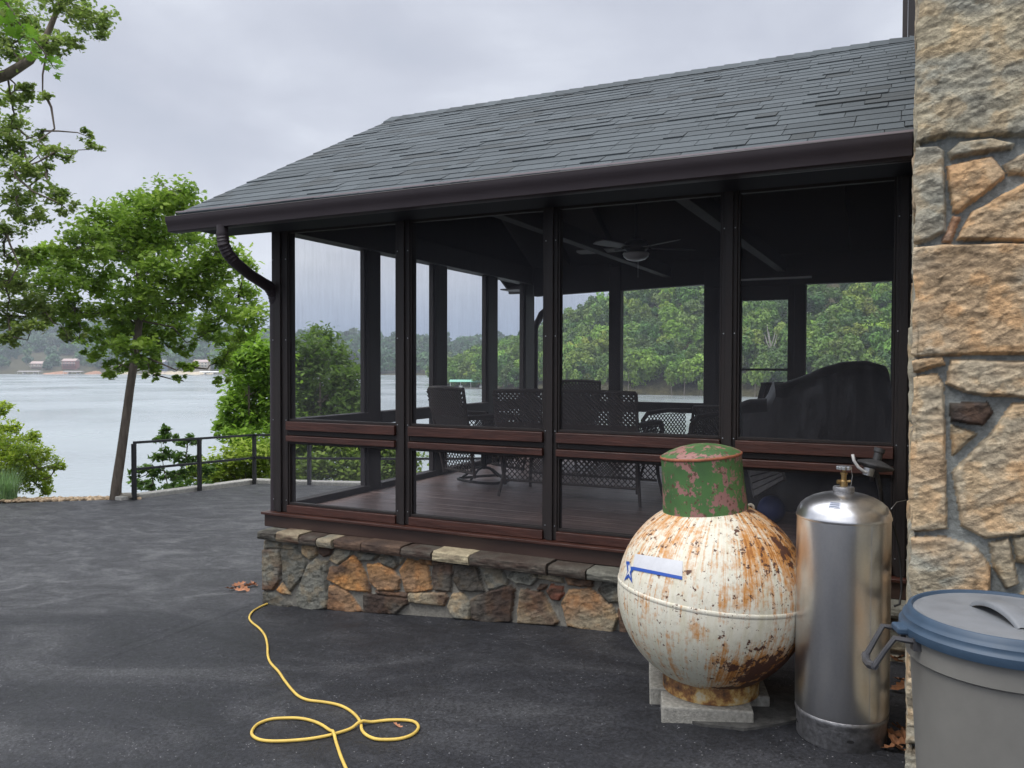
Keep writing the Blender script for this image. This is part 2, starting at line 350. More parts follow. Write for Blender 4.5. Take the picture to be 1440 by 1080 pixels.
# lake
wz = H(-12)
gridmesh('lake', np.array([[(-3500, 6, wz), (-3500, 5000, wz)], [(3500, 6, wz), (3500, 5000, wz)]], float), M['water'], smooth=False)
tag(bpy.data.objects['lake'], kind='structure')
# bank: one sheet under everything near, dropping to the water
xs = np.concatenate([np.linspace(-160, -30, 40), np.linspace(-29, 24, 110), np.linspace(26, 160, 30)]); ys = np.concatenate([np.linspace(-60, -2, 12), np.linspace(0, 20, 70), np.linspace(21, 75, 40)])
X, Y = np.meshgrid(xs, ys, indexing='ij'); g, d = near_ground(X, Y)
Z = H(g) - np.where(d < -.05, .25, .045) - np.where(d > .55, np.minimum(.5*(d-.55) + .4*np.maximum(d-2, 0), 16), 0)
Z += (fbm(np.stack([X*.3, Y*.3, X*0], -1)) - .5)*np.clip(d-.8, 0, 1.5)
o = gridmesh('bank', np.stack([X, Y, Z], -1), M['earth']); tag(o, kind='structure')
# asphalt
xs = np.linspace(-60, 10, 281); P = []
for x in xs:
    e = float(np.interp(x, [-60, -25, -13.1, -11.45, -11.44, -4.62, -4.60, 20], [-14, 1.2, 8.12, 9.3, 12.0, 12.0, 12.0, 12.0]))
    if x > -4.55: e = 4.95
    yy = np.linspace(-30, e, 120); P.append(np.stack([np.full(120, x), yy, H(gh(x, yy))], -1))
P = np.array(P); P[..., 2] += (fbm(np.stack([P[..., 0]*.35, P[..., 1]*.35, P[..., 0]*0], -1), 3)-.5)*.035
o = gridmesh('asphalt_drive', P, M['asphalt']); tag(o, kind='structure')
# kerb strip along the railing
kb = MB()
kp = [(-11.62, 9.1), (-11.62, 12.15), (-4.7, 12.15)]
for (a, b) in zip(kp, kp[1:]):
    n = max(2, int(math.dist(a, b)/1.2))
    for i in range(n):
        p = [a[k]+(b[k]-a[k])*i/n for k in (0, 1)]; q = [a[k]+(b[k]-a[k])*(i+1)/n for k in (0, 1)]
        kb.bar((p[0], p[1], gz(*p)-.03), (q[0], q[1], gz(*q)-.03), .22, .20)
tag(kb.build('kerb', M['kerb'], bevel=.015), kind='structure')

# ---------------------------------------------------------------- terrain across the water
def ribbon(name, pxs, zs, hr, depth, nv=16, wob=6):
    P = []
    for px, z, hh in zip(pxs, zs, hr):
        row = []
        for v in np.linspace(0, 1, nv):
            zz = z+depth*v; x = (px-720)/FPX*zz
            s = v*v*(3-2*v) if v < 1 else 1
            p = cf(x, zz, -12.6+hh*min(1, .12*min(v*12, 1)+.88*s)); row.append(p)
        P.append(row)
    P = np.array(P); P[..., 2] += (fbm(P*[.02, .02, 0])-.5)*wob
    P[:, 0, 2] = H(-12.6)
    return P
rp = np.array([612, 635, 655, 673, 700, 740, 800, 900, 1000, 1100, 1250, 1400, 1700, 2200, 2800])
rz = np.array([470, 450, 425, 410, 390, 368, 350, 335, 325, 310, 300, 290, 280, 270, 260])
rh = np.array([1, 4, 8, 12, 17, 25, 37, 54, 66, 72, 78, 82, 86, 88, 88])
pxs = np.linspace(612, 2800, 110); RZ = np.interp(pxs, rp, rz); RH = np.interp(pxs, rp, rh)
PR = ribbon('hill', pxs, RZ, RH, 190)
tag(gridmesh('near_hill', PR, M['earth']), kind='structure')
lp = np.array([-1500, -600, 0, 150, 300, 400, 560, 700, 900, 1300]); lh = np.array([66, 68, 68, 66, 60, 54, 46, 38, 26, 14])
pxl = np.linspace(-1500, 1300, 120); LZ = np.full(120, 950.0)+30*np.sin(pxl/170); LH = np.interp(pxl, lp, lh)
PL = ribbon('hill', pxl, LZ, LH, 420, wob=10)
tag(gridmesh('far_hill', PL, M['earth']), kind='structure')

# ---------------------------------------------------------------- woodland as leaf clumps
def crown_template(nf, fs, seed, shape=1.0):
    r = np.random.default_rng(seed)
    nl = 16; th = r.uniform(0, 2*np.pi, nl); ph = np.arccos(r.uniform(-.5, 1, nl))
    c = np.stack([np.sin(ph)*np.cos(th), np.sin(ph)*np.sin(th), np.cos(ph)*1.05*shape], -1)*r.uniform(.45, .72, (nl, 1)); c[:, 2] += .15
    rad = r.uniform(.26, .42, nl)
    k = r.integers(0, nl, nf); dirs = r.normal(size=(nf, 3)); dirs[:, 2] = dirs[:, 2]*.9+.35; dirs /= np.linalg.norm(dirs, axis=1, keepdims=True)
    p = c[k]+dirs*rad[k][:, None]*r.uniform(.75, 1.08, (nf, 1))
    nrm = dirs+r.normal(size=(nf, 3))*.45; nrm[:, 2] += .25; nrm /= np.linalg.norm(nrm, axis=1, keepdims=True)
    a = np.cross(nrm, r.normal(size=(nf, 3))); a /= np.linalg.norm(a, axis=1, keepdims=True); b = np.cross(nrm, a)
    s = fs*r.uniform(.6, 1.4, (nf, 1))
    V = np.stack([p+a*s, p-a*s*.6+b*s*.9, p-a*s*.7-b*s*.8], 1)      # (nf,3,3)
    tone = np.repeat(r.uniform(.8, 1.2, nf)[:, None], 3, 1)
    return V, tone
def woods(name, pts, rad, cols, nf, fs, seed=1):
    T = [crown_template(nf, fs, seed*10+i, 1+.12*i) for i in range(6)]
    r = np.random.default_rng(seed); VV = []; CC = []
    for p, ra, c in zip(pts, rad, cols):
        V, t = T[r.integers(0, 6)]; an = r.uniform(0, 6.28); cs, sn = math.cos(an), math.sin(an)
        W = V.copy(); W[..., 0] = V[..., 0]*cs-V[..., 1]*sn; W[..., 1] = V[..., 0]*sn+V[..., 1]*cs
        VV.append((W*ra*np.array([1, 1, r.uniform(.9, 1.25)])+p).reshape(-1, 3)); CC.append((t[..., None]*c).reshape(-1, 3))
    V = np.concatenate(VV); n = len(V)//3
    return tag(npmesh(name, V, np.arange(n*3), np.full(n, 3), M['far_leaf'], np.concatenate(CC)), kind='stuff')
def greens(n, r, lo=(.05, .12, .022), hi=(.27, .44, .05)):
    t = r.beta(1.1, 1.9, (n, 1)); c = np.array(lo)*(1-t)+np.array(hi)*t
    c = c*r.uniform(.85, 1.15, (n, 3)); k = r.uniform(size=n) < .05; c[k] = c[k]*[1.35, 1.0, .9]; k = r.uniform(size=n) < .18; c[k] = c[k]*[.55, .6, .8]
    return c
r = np.random.default_rng(3)
def scatter(Pg, n, r, umax=1.0, vmin=0.02, vmax=1.0, u0=0.0):
    nu, nv = Pg.shape[:2]; out = []
    u = r.uniform(u0, umax, n)*(nu-1.01); v = r.uniform(vmin, vmax, n)**1.0*(nv-1.01)
    i = u.astype(int); j = v.astype(int); fu = (u-i)[:, None]; fv = (v-j)[:, None]
    p = (Pg[i, j]*(1-fu)+Pg[i+1, j]*fu)*(1-fv)+(Pg[i, j+1]*(1-fu)+Pg[i+1, j+1]*fu)*fv
    return p
p = scatter(PR, 1500, r, umax=.5); ra = r.uniform(3.0, 7.6, len(p)); p[:, 2] += ra*.75
woods('hillside_woods', p, ra, greens(len(p), r), 1150, .092, 2)
p = scatter(PR, 260, r, u0=.5); ra = r.uniform(6, 9, len(p)); p[:, 2] += ra*.7
q = scatter(PL, 2300, r, u0=.18, umax=.86, vmin=.05); rq = r.uniform(6, 11, len(q)); q[:, 2] += rq*.6
q2 = scatter(PL, 350, r, u0=0, umax=1, vmin=.1); rq2 = r.uniform(9, 14, len(q2)); q2[:, 2] += rq2*.6
# keep the shore clear in front of the far houses
def clear(q, rq):
    d = q-np.array([0, 0, EYE]); z = d @ F0; px = 720+FPX*(d @ R0)/z
    bad = np.zeros(len(q), bool)
    for a, b in ((24, 34), (44, 62), (86, 112), (166, 178), (208, 232), (268, 300), (312, 330)): bad |= (px > a) & (px < b) & (z < 1075)
    return q[~bad], rq[~bad]
q, rq = clear(q, rq); q2, rq2 = clear(q2, rq2)
woods('far_shore_woods', np.concatenate([p, q, q2]), np.concatenate([ra, rq, rq2]), np.concatenate([greens(len(p), r), greens(len(q)+len(q2), r, (.03, .095, .04), (.09, .20, .065))]), 260, .2, 3)

# brighter young trees standing at the near hill's water line: each a thing
def shore_tree(px, hgt, lean, i):
    z = float(np.interp(px, rp, rz))-4; b = cf((px-720)/FPX*z, z, -12.2)
    root = empty('shore_tree', b, SHORE_LABELS[i], 'tree', 'bright young trees at the foot of the wooded hill')
    t = MB(); t.tube([b-[0, 0, .8], b+[lean*.3, 0, hgt*.4], b+[lean, 0, hgt*.85]], [.22, .16, .05], 6); t.build('trunk', M['bark'], root)
    rr = np.random.default_rng(50+i); V, tn = crown_template(700, .16, 90+i, 1.5)
    W = V*np.array([hgt*.26, hgt*.26, hgt*.36])+b+[lean, 0, hgt*.66]
    col = np.array([.16, .26, .035])*rr.uniform(.8, 1.1)
    npmesh('crown', W.reshape(-1, 3), np.arange(2100), np.full(700, 3), M['far_leaf'], (tn[..., None]*col).reshape(-1, 3), root)
    return root
SHORE_LABELS = ['thin yellow-green shore tree farthest left on the wooded bank', 'yellow-green sapling leaning over the cove shore, second from the left',
 'narrow bright sapling on the cove shore just left of the thick screen post', 'slim lime sapling on the bank seen right of a porch window post', 'broad lime tree on the bank, largest of the bright shore trees', 'lime tree touching the broad lime tree on its right side', 'small yellow-green bush tree at the water near the wide dark post', 'pale green sapling behind the screen door glass']
for i, (px, hgt, ln) in enumerate([(797, 12, 0), (812, 9, -1), (841, 9, 1), (884, 13, 0), (945, 10, -1), (962, 13, 1), (986, 6, 0), (1062, 11, 0)]): shore_tree(px, hgt, ln, i)
# bare dead tree among the woods
b = cf((1084-720)/FPX*335, 335, 6)
dt = empty('dead_tree', b-[0, 0, 8], 'pale bare dead tree standing among the green woods behind the screen door', 'tree')
t = MB(); t.tube([b-[0, 0, 8], b+[0, 0, 0], b+[-1, 0, 8]], [.5, .4, .1], 6)
for dx, dz, z0 in ((3, 9, -2), (-3, 7, 0), (2.2, 6, 2), (-2, 10, 1)): t.tube([b+[0, 0, z0], b+[dx*.5, -1, z0+dz*.5], b+[dx*.8, -1, z0+dz]], [.28, .2, .06], 5)
t.build('trunk', mat('bleached_wood', (.42, .39, .35, 1), .9), dt)

# ---------------------------------------------------------------- far houses and docks
def wallmat(n, c): return mat(n, c, .8, noise=.1)
M['tanw'] = wallmat('tan_siding', (.40, .30, .24, 1)); M['redw'] = wallmat('reddish_siding', (.30, .13, .11, 1)); M['bluew'] = wallmat('blue_grey_siding', (.16, .20, .28, 1))
M['creamw'] = wallmat('cream_siding', (.55, .48, .38, 1)); M['roofg'] = wallmat('grey_roofing', (.30, .28, .29, 1)); M['rooft'] = wallmat('pinkish_roofing', (.42, .33, .31, 1))
M['glass'] = mat('dark_window_glass', (.02, .025, .03, 1), .1); M['white'] = mat('white_paint', (.75, .75, .73, 1), .5); M['green_roof'] = mat('green_metal_roof', (.22, .55, .42, 1), .35, noise=.1)
M['redearth'] = mat('red_clay_bank', (.36, .20, .13, 1), .95, noise=.3, nscale=.3); M['sand'] = mat('pale_gravel_bank', (.42, .36, .26, 1), .95, noise=.3, nscale=.3)
def house(px, z, base, wd, hh, wm, rm, label, floors=2):
    c = cf((px-720)/FPX*z, z, base); rt = empty('lake_house', c, label, 'house', 'houses on the far shore', rz=YAW)
    Mx = Matrix.Translation(Vector(c)) @ Matrix.Rotation(YAW, 4, 'Z')
    MB().box((-wd/2, 0, -6), (wd/2, 9, hh), Mx).build('wall', wm, rt)
    rf = MB(); rf.prism([(-5.4, 0), (5.4, 0), (0, 2.8)], wd+1.4, Mx @ Matrix.Translation((-(wd+1.4)/2, 4.5, hh+.02)) @ Matrix(((0, 0, 1, 0), (1, 0, 0, 0), (0, 1, 0, 0), (0, 0, 0, 1)))); ro = rf.build('roof', rm, rt)
    MB().box((wd*.2, 6, hh+1.2), (wd*.2+1.1, 7, hh+4.2), Mx).build('chimney', M['concrete'], ro)
    for f in range(floors):
        zz = hh-2.6-f*3.0
        for k in range(4):
            x = -wd/2+wd*(k+.5)/4
            wf = MB().box((x-.95, -.09, zz), (x+.95, -.01, zz+1.6), Mx).build('window', M['white'], rt)
            MB().box((x-.8, -.14, zz+.12), (x+.8, -.1, zz+1.48), Mx).build('pane', M['glass'], wf)
        dk = MB().box((-wd/2, -2.6, zz-.75), (wd/2, -.02, zz-.5), Mx)
        for k in range(7): dk.box((-wd/2+k*(wd-.15)/6, -2.6, zz-.5), (-wd/2+k*(wd-.15)/6+.15, -2.45, zz+.5), Mx)
        dk.box((-wd/2, -2.62, zz+.5), (wd/2, -2.44, zz+.62), Mx)
        dk.build('deck', M['white'] if f == 0 else wm, rt)
def dock(px, z, wd, rm, label, h=3.0, boats=True):
    c = cf((px-720)/FPX*z, z, -12); rt = empty('boat_dock', c, label, 'dock', 'covered boat docks on the lake shores', rz=YAW)
    Mx = Matrix.Translation(Vector(c)) @ Matrix.Rotation(YAW, 4, 'Z')
    MB().box((-wd/2, 0, .1), (wd/2, 9, .5), Mx).build('platform', M['concrete'], rt)
    rf = MB(); rf.prism([(-5, 0), (5, 0), (5, .15), (0, 1.1), (-5, .15)], wd+.8, Mx @ Matrix.Translation((-(wd+.8)/2, 4.5, h)) @ Matrix(((0, 0, 1, 0), (1, 0, 0, 0), (0, 1, 0, 0), (0, 0, 0, 1)))); rf.build('roof', rm, rt)
    for k in range(5):
        x = -wd/2+.1+k*(wd-.4)/4; MB().box((x, .2, .5), (x+.2, .4, h), Mx).build('post', M['white'], rt)
    if boats:
        for k in range(2):
            x = -wd*.25+k*wd*.5; bb = empty('motor_boat', tuple(Mx @ Vector((x, 4, .5))), 'white motor boat under the roof of the ' + boats + (', left berth' if k == 0 else ', right berth'), 'boat', 'boats under the far docks', rz=YAW)
            MB().prism([(-2.6, -.9), (1.6, -.9), (3, 0), (1.6, .9), (-2.6, .9)], .9, Mx @ Matrix.Translation((x, 4, .55)) @ Matrix.Rotation(R(90), 4, 'Z')).build('hull', M['white'], bb)
            MB().box((x-.7, 4, 1.45), (x+.7, 5.2, 2.0), Mx).build('windshield', M['glass'], bb)
house(54, 985, -3.2, 19, 3.5, M['tanw'], M['rooft'], 'low tan lake house, leftmost on the far shore', 1)
house(97, 985, -3.4, 16, 7, M['redw'], M['rooft'], 'reddish two-storey lake house with white deck, above the red clay bank')
house(221, 985, -3.6, 17, 6, M['bluew'], M['roofg'], 'blue-grey lake house seen just right of the oak trunk')
house(282, 990, -3.8, 17, 6.5, M['creamw'], M['rooft'], 'cream lake house between the oak and the porch, rightmost on the far shore')
house(172, 1010, -4.5, 14, 4.5, M['creamw'], M['roofg'], 'small cream lake house partly behind the oak crown', 1)
dock(39, 925, 24, M['roofg'], 'long grey roofed boat dock, leftmost on the far shore', boats='leftmost far dock')
dock(101, 925, 20, M['roofg'], 'grey roofed boat dock below the reddish lake house', boats='dock below the reddish house')
dock(220, 930, 14, M['rooft'], 'small pinkish roofed dock below the blue-grey lake house', h=2.2, boats=None)
dock(293, 925, 20, M['white'], 'white roofed boat dock in front of the cream lake house', boats='white roofed dock')
dock(662, 415, 21, M['green_roof'], 'green metal roofed boat dock at the tip of the wooded headland', h=3.4, boats='green roofed dock')
def bankpatch(name, px, z, w_, mt):
    c = cf((px-720)/FPX*z, z, -12); n = 24; P = []
    for i in range(n):
        P.append([c+R0*(w_*(i/(n-1)-.5))+F0*(j*7)+np.array([0, 0, -.6+.9*j*(1-abs(2*i/(n-1)-1)**3)+1.2*(j > 0)*random.uniform(-1, 1)-(4.5 if i in (0, n-1) else 0)]) for j in range(5)])
    tag(gridmesh(name, np.array(P), mt), kind='structure')
bankpatch('clay_bank', 66, 940, 26, M['redearth']); bankpatch('clay_bank', 118, 942, 16, M['redearth']); bankpatch('gravel_bank', 240, 942, 95, M['sand']); bankpatch('gravel_bank', 160, 944, 22, M['sand'])

# ---------------------------------------------------------------- leafy trees nearby
OAK = np.array([(0, -1), (.22, -.72), (.5, -.62), (.26, -.3), (.62, -.02), (.3, .2), (.45, .6), (.12, .62), (0, 1), (-.12, .62), (-.45, .6), (-.3, .2), (-.62, -.02), (-.26, -.3), (-.5, -.62), (-.22, -.72)])*.5
SIMPLE = np.array([(0, -1), (.42, -.25), (.36, .3), (0, 1), (-.36, .3), (-.42, -.25)])*.5
MAPLE = np.array([(0, -.9), (.12, -.45), (.62, -.5), (.45, -.1), (.95, .2), (.45, .3), (.4, .55), (.15, .45), (0, 1), (-.15, .45), (-.4, .55), (-.45, .3), (-.95, .2), (-.45, -.1), (-.62, -.5), (-.12, -.45)])*.5
def leafmesh(name, cen, size, cols, tmpl, r, parent, droop=.5, mt=None, fold=.18):
    n = len(cen); k = len(tmpl)
    nrm = r.normal(size=(n, 3))*.55; nrm[:, 2] += 1.0; nrm /= np.linalg.norm(nrm, axis=1, keepdims=True)
    a = r.normal(size=(n, 3)); a[:, 2] -= droop; a -= nrm*np.sum(a*nrm, 1, keepdims=True); a /= np.linalg.norm(a, axis=1, keepdims=True); b = np.cross(nrm, a)
    s = (size*r.uniform(.65, 1.25, n))[:, None, None]
    t = tmpl[None]; V = cen[:, None]+s*(b[:, None]*t[..., :1]+a[:, None]*t[..., 1:]+nrm[:, None]*(np.abs(t[..., :1])*fold-t[..., 1:]**2*.25))
    return npmesh(name, V.reshape(-1, 3), np.arange(n*k), np.full(n, k), mt or M['leaf'], np.repeat(cols, k, 0), parent)
def leafy_tree(name, label, cat, base, trunk, clumps, z0, dz, leaf, count, lo, hi, seed, tmpl=OAK, group=None, yfac=.8, limb=.045, tw=5, spray=.34, scr=None, tmin=2):
    """trunk: world points with radii; clumps: (px,py,rx,ry) silhouettes read at z0 metres, spread +-dz in depth"""
    r = np.random.default_rng(seed); rt = empty(name, base, label, cat, group)
    tb = MB(); pts = [np.array(p[:3]) for p in trunk]; rad = [p[3] for p in trunk]; tb.tube(pts, rad, 10)
    tot = sum(a*b for _, _, a, b in clumps); cens = []; cl = []
    tp = np.array(pts); seglen = len(tp)
    base_ = [(q_, 0.0) for q_ in pts[tmin:]]; hubs = []
    clumps = sorted(clumps, key=lambda c_: min(math.hypot(c_[0]-t_[0], c_[1]-t_[1]) for t_ in scr[tmin:])) if scr else clumps
    for (px, py, rx, ry) in clumps:
        z = z0+r.uniform(-dz, dz); c = at(px, py, z); sx, sy = rx*z0/FPX*1.05, ry*z0/FPX*1.18; sz = max(sx, sy)*yfac
        j = int(np.argmin([np.linalg.norm(q_-c)*(1 if k_ >= len(base_) else .85)+.12*l_+(.5 if q_[2] > c[2]+.5 else 0) for k_, (q_, l_) in enumerate(base_+hubs)])); s, l0 = (base_+hubs)[j]; hubs.append((c, l0+np.linalg.norm(c-s)))
        mid = s*.5+c*.5+np.array([0, 0, -.06*np.linalg.norm(c-s)])+r.normal(size=3)*.06
        L = np.linalg.norm(c-s); r0 = min(limb*(.25+.28*L), .06)
        tb.tube([s, s*.75+mid*.25+r.normal(size=3)*.04, mid, mid*.45+c*.55+r.normal(size=3)*.07, c], [r0, r0*.8, r0*.6, r0*.42, r0*.25], 6)
        n = int(count*rx*ry/tot)
        ns = max(5, int(n/26)); d = r.normal(size=(ns, 3)); d /= np.linalg.norm(d, axis=1, keepdims=True); q = d*(r.uniform(.15, 1, (ns, 1))**.5)
        sc = c+R0*(q[:, :1]*sx)+F0*(q[:, 1:2]*sz)+np.array([0, 0, 1])*(q[:, 2:]*sy)
        for k in range(ns):
            if k % 2 == 0: tb.tube([c*.85+sc[k]*.15, c*.4+sc[k]*.6+r.normal(size=3)*.02, sc[k]], [r0*.22, r0*.15, .004], 4)
        m = max(1, n//ns); off = r.normal(size=(ns, m, 3))*np.array([1, 1, .75])*min(sx, sy)*spray
        cens.append((sc[:, None]+off).reshape(-1, 3)); tn = r.uniform(0, 1, (ns, 1, 1))*.65+r.uniform(0, .35, (ns, m, 1))
        cc = np.array(lo)*(1-tn)+np.array(hi)*tn; cl.append(cc.reshape(-1, 3))
    tb.build('trunk', M['bark'], rt, smooth=True)
    leafmesh('crown', np.concatenate(cens), leaf, np.concatenate(cl), tmpl, r, rt)
    return rt
LO, HI = (.022, .050, .012), (.115, .190, .028)
b0 = on_ground(160, 703); zt = float(b0 @ F0)
tr = [(160, 712, .150), (164, 680, .128), (170, 640, .118), (177, 590, .110), (183, 545, .104), (190, 500, .100), (196, 450, .09), (193, 400, .075), (200, 350, .055), (212, 305, .035), (230, 270, .015)]
trunk = [tuple(at(px, py, zt))+(ra*.62,) for px, py, ra in tr]; trunk[0] = (*(np.array(trunk[0][:3])-[0, 0, .2]), .105)
cl = [(192, 425, 30, 18), (205, 392, 30, 20), (210, 356, 28, 18), (188, 470, 28, 14), (243, 268, 26, 20), (262, 300, 26, 20), (222, 290, 30, 20), (190, 292, 34, 22), (150, 318, 42, 24), (205, 322, 40, 24), (118, 345, 40, 20), (250, 340, 42, 24), (300, 352, 36, 20), (340, 378, 24, 16), (170, 352, 40, 24), (80, 366, 46, 18), (50, 352, 26, 12),
      (290, 385, 44, 22), (240, 385, 36, 22), (120, 385, 48, 18), (60, 400, 48, 20), (150, 408, 34, 16), (225, 425, 40, 20), (285, 415, 40, 20), (335, 418, 34, 18), (352, 446, 22, 18), (310, 448, 36, 16), (258, 452, 34, 18), (195, 458, 40, 22), (160, 440, 30, 16),
      (105, 432, 40, 14), (70, 440, 36, 12), (150, 478, 36, 16), (190, 492, 34, 16), (228, 478, 26, 14), (290, 470, 26, 12), (325, 478, 22, 12), (262, 488, 20, 10), (312, 508, 14, 14), (170, 512, 26, 10), (208, 512, 22, 12), (260, 512, 14, 8), (253, 533, 10, 5), (158, 524, 14, 6), (215, 528, 14, 6), (100, 462, 30, 9), (130, 500, 16, 8), (312, 534, 12, 6), (40, 372, 20, 14)]
leafy_tree('oak_tree', 'leaning young oak with a bare lower trunk just left of the railing', 'tree', b0, trunk, cl, zt, 1.1, .105, 27000, (.11, .21, .035), (.50, .68, .10), 11, scr=tr, tmin=5, spray=.29)
# old oak whose trunk stands left of the picture: only its limbs reach in
bt = cf(-9.6, 12.0); bt[2] = gz(bt[0], bt[1])
zz = 12.0
tk = [(-200, 720, .26), (-190, 560, .23), (-170, 400, .2), (-150, 250, .17), (-120, 160, .14), (-60, 125, .10), (10, 105, .075), (42, 85, .06), (66, 50, .045), (84, 5, .03), (100, -40, .015)]
trunk = [tuple(at(px, py, zz))+(ra,) for px, py, ra in tk]; trunk[0] = (*(np.array(trunk[0][:3])-[0, 0, .4]), .3)
cl = [(22, 22, 34, 24), (95, 8, 36, 14), (128, 26, 26, 18), (146, 45, 16, 8), (62, 62, 34, 12), (110, 58, 20, 8), (18, 62, 26, 16), (50, 128, 28, 9), (18, 140, 28, 12), (12, 180, 22, 20), (66, 138, 12, 5), (28, 208, 30, 16), (60, 188, 18, 7), (118, 190, 12, 6), (130, 210, 12, 7), (78, 214, 24, 9), (22, 240, 30, 14), (66, 240, 24, 8), (70, 272, 26, 12), (25, 275, 28, 14), (92, 292, 16, 8), (36, 305, 36, 12), (10, 330, 22, 14),
      (12, 395, 28, 14), (40, 425, 34, 16), (10, 445, 26, 16), (62, 440, 26, 10), (14, 475, 22, 10), (45, 462, 24, 10), (95, 470, 24, 7), (20, 360, 22, 10), (-60, 60, 50, 40), (-70, 200, 50, 50), (-80, 320, 50, 50), (-70, 420, 50, 40), (-180, 60, 60, 60), (-260, 200, 60, 60), (-250, 330, 60, 50)]
leafy_tree('oak_tree', 'tall oak reaching in from the left edge with a dark slanting limb', 'tree', bt, trunk, cl, zz, .9, .085, 32000, (.09, .145, .04), (.44, .52, .14), 12, spray=.32, scr=tk, tmin=2)
# near branch of bright leaves at the very top left
zb = 5.2; p0 = at(-60, -60, zb); nb = empty('maple_tree', (at(-900, 900, zb)[0], at(-900, 900, zb)[1], gz(at(-900, 900, zb)[0], at(-900, 900, zb)[1])), 'bright green lobed leaves of a near branch hanging in the top left corner', 'tree')
r = np.random.default_rng(5); tb = MB(); pts = [at(-900, 900, zb), at(-880, 300, zb), at(-760, -20, zb), at(-420, -150, zb), at(-160, -110, zb), at(-60, -60, zb), at(0, -12, zb), at(25, 30, zb), at(60, 70, zb), at(76, 96, zb)]; pts[0][2] = gz(*pts[0][:2])-.1
tb.tube(pts, [.08, .07, .055, .035, .022, .016, .011, .008, .005, .003], 6); tb.build('branch', M['bark'], nb, smooth=True)
cen = []
for (px, py, s, n) in ((10, 12, 22, 26), (25, 38, 16, 18), (40, 58, 12, 12), (52, 72, 8, 8), (72, 88, 9, 9), (80, 100, 5, 3), (-30, -20, 30, 30), (36, 80, 5, 3)):
    for _ in range(n): cen.append(at(px+r.normal()*s*.6, py+r.normal()*s*.6, zb+r.normal()*.12))
cen = np.array(cen); t_ = r.uniform(0, 1, (len(cen), 1)); leafmesh('foliage', cen, .085, np.array([.10, .24, .02])*(1-t_)+np.array([.2, .38, .04])*t_, MAPLE, r, nb, droop=1.2)
# shrubs and trees down the bank behind the railing
def bank_z(x, y):
    g, d = near_ground(np.array(x), np.array(y)); return float(H(g)-.10-max(min(.5*max(d-.55, 0)+.4*max(d-2, 0), 16), 0))
def btree(name, label, cat, pxb, z0, clumps, dz, leaf, count, lo, hi, seed, tmpl=SIMPLE, rad=.09, top=None, spray=.34, group=None):
    b = cf((pxb-720)/FPX*z0, z0); b[2] = bank_z(b[0], b[1]); tp = at(*(top or clumps[0][:2]), z0)
    n = 8; tr = [tuple(b*(1-t)+tp*t+np.array([math.sin(t*5+seed)*.1, math.cos(t*4)*.1, -.1 if t == 0 else 0]))+(rad*(1-.85*t),) for t in np.linspace(0, 1, n)]
    return leafy_tree(name, label, cat, b, tr, clumps, z0, dz, leaf, count, lo, hi, seed, tmpl, group, spray=spray)
btree('hickory_tree', 'bright green leafy tree behind the railing just left of the porch corner post', 'tree', 372, 19, [(350, 486, 20, 18), (372, 500, 26, 20), (345, 515, 28, 20), (385, 535, 30, 22), (335, 545, 24, 16), (360, 560, 34, 20), (325, 575, 24, 14), (350, 592, 40, 16), (390, 590, 30, 24), (318, 596, 20, 10), (330, 615, 26, 12), (370, 625, 36, 16)], 1.0, .16, 10000, (.08, .17, .02), (.36, .58, .06), 21)
btree('leafy_shrub', 'yellow-green shrub filling the gap behind the railing rails beside the porch', 'shrub', 345, 17.6, [(345, 640, 34, 16), (310, 660, 36, 16), (370, 664, 30, 18), (285, 668, 26, 12), (335, 680, 44, 14), (395, 650, 30, 26), (400, 690, 30, 18)], .7, .13, 7500, (.16, .25, .03), (.52, .64, .09), 22, rad=.04)
btree('elm_tree', 'broad mid-green tree down the bank seen through the first porch window', 'tree', 450, 22, [(450, 482, 24, 20), (432, 505, 30, 24), (470, 508, 30, 22), (488, 535, 26, 22), (445, 540, 40, 26), (480, 562, 34, 22), (430, 572, 34, 22), (500, 572, 20, 18), (415, 530, 24, 24), (455, 590, 44, 20), (505, 600, 26, 20)], 1.5, .18, 10500, (.035, .08, .02), (.17, .26, .05), 23)
btree('leafy_shrub', 'dense green shrub seen low through the left porch window behind the railing', 'shrub', 470, 17.5, [(430, 630, 30, 18), (470, 625, 34, 18), (510, 632, 30, 18), (545, 640, 28, 20), (440, 660, 36, 18), (490, 660, 40, 18), (540, 668, 34, 18), (575, 650, 18, 16), (582, 625, 8, 10)], .8, .14, 8000, (.08, .14, .03), (.36, .48, .08), 24, rad=.04)
btree('dogwood_sapling', 'sparse dark-leaved sapling between the first two railing posts', 'sapling', 243, 15.6, [(236, 612, 16, 8), (262, 622, 16, 8), (228, 640, 20, 8), (262, 645, 20, 8), (212, 660, 18, 8), (245, 668, 26, 8), (282, 662, 16, 8), (205, 682, 18, 8), (235, 688, 26, 7), (275, 685, 22, 7), (218, 618, 6, 4), (190, 668, 8, 6)], .5, .12, 2600, (.03, .08, .02), (.16, .28, .06), 25, rad=.02, spray=.3)
b4 = on_ground(20, 700); z4 = float(b4 @ F0)+.9
btree('japanese_maple', 'feathery yellow-green maple bush at the left edge of the drive', 'shrub', 0, z4, [(5, 575, 14, 8), (14, 600, 18, 10), (42, 615, 14, 9), (10, 625, 34, 14), (40, 638, 30, 12), (10, 650, 38, 14), (62, 650, 20, 9), (80, 657, 14, 5), (35, 668, 36, 12), (64, 672, 12, 6), (12, 680, 30, 14), (56, 688, 18, 8), (-40, 630, 40, 40), (-90, 640, 40, 40)], .6, .075, 17000, (.13, .22, .02), (.62, .74, .06), 26, rad=.03, spray=.32)
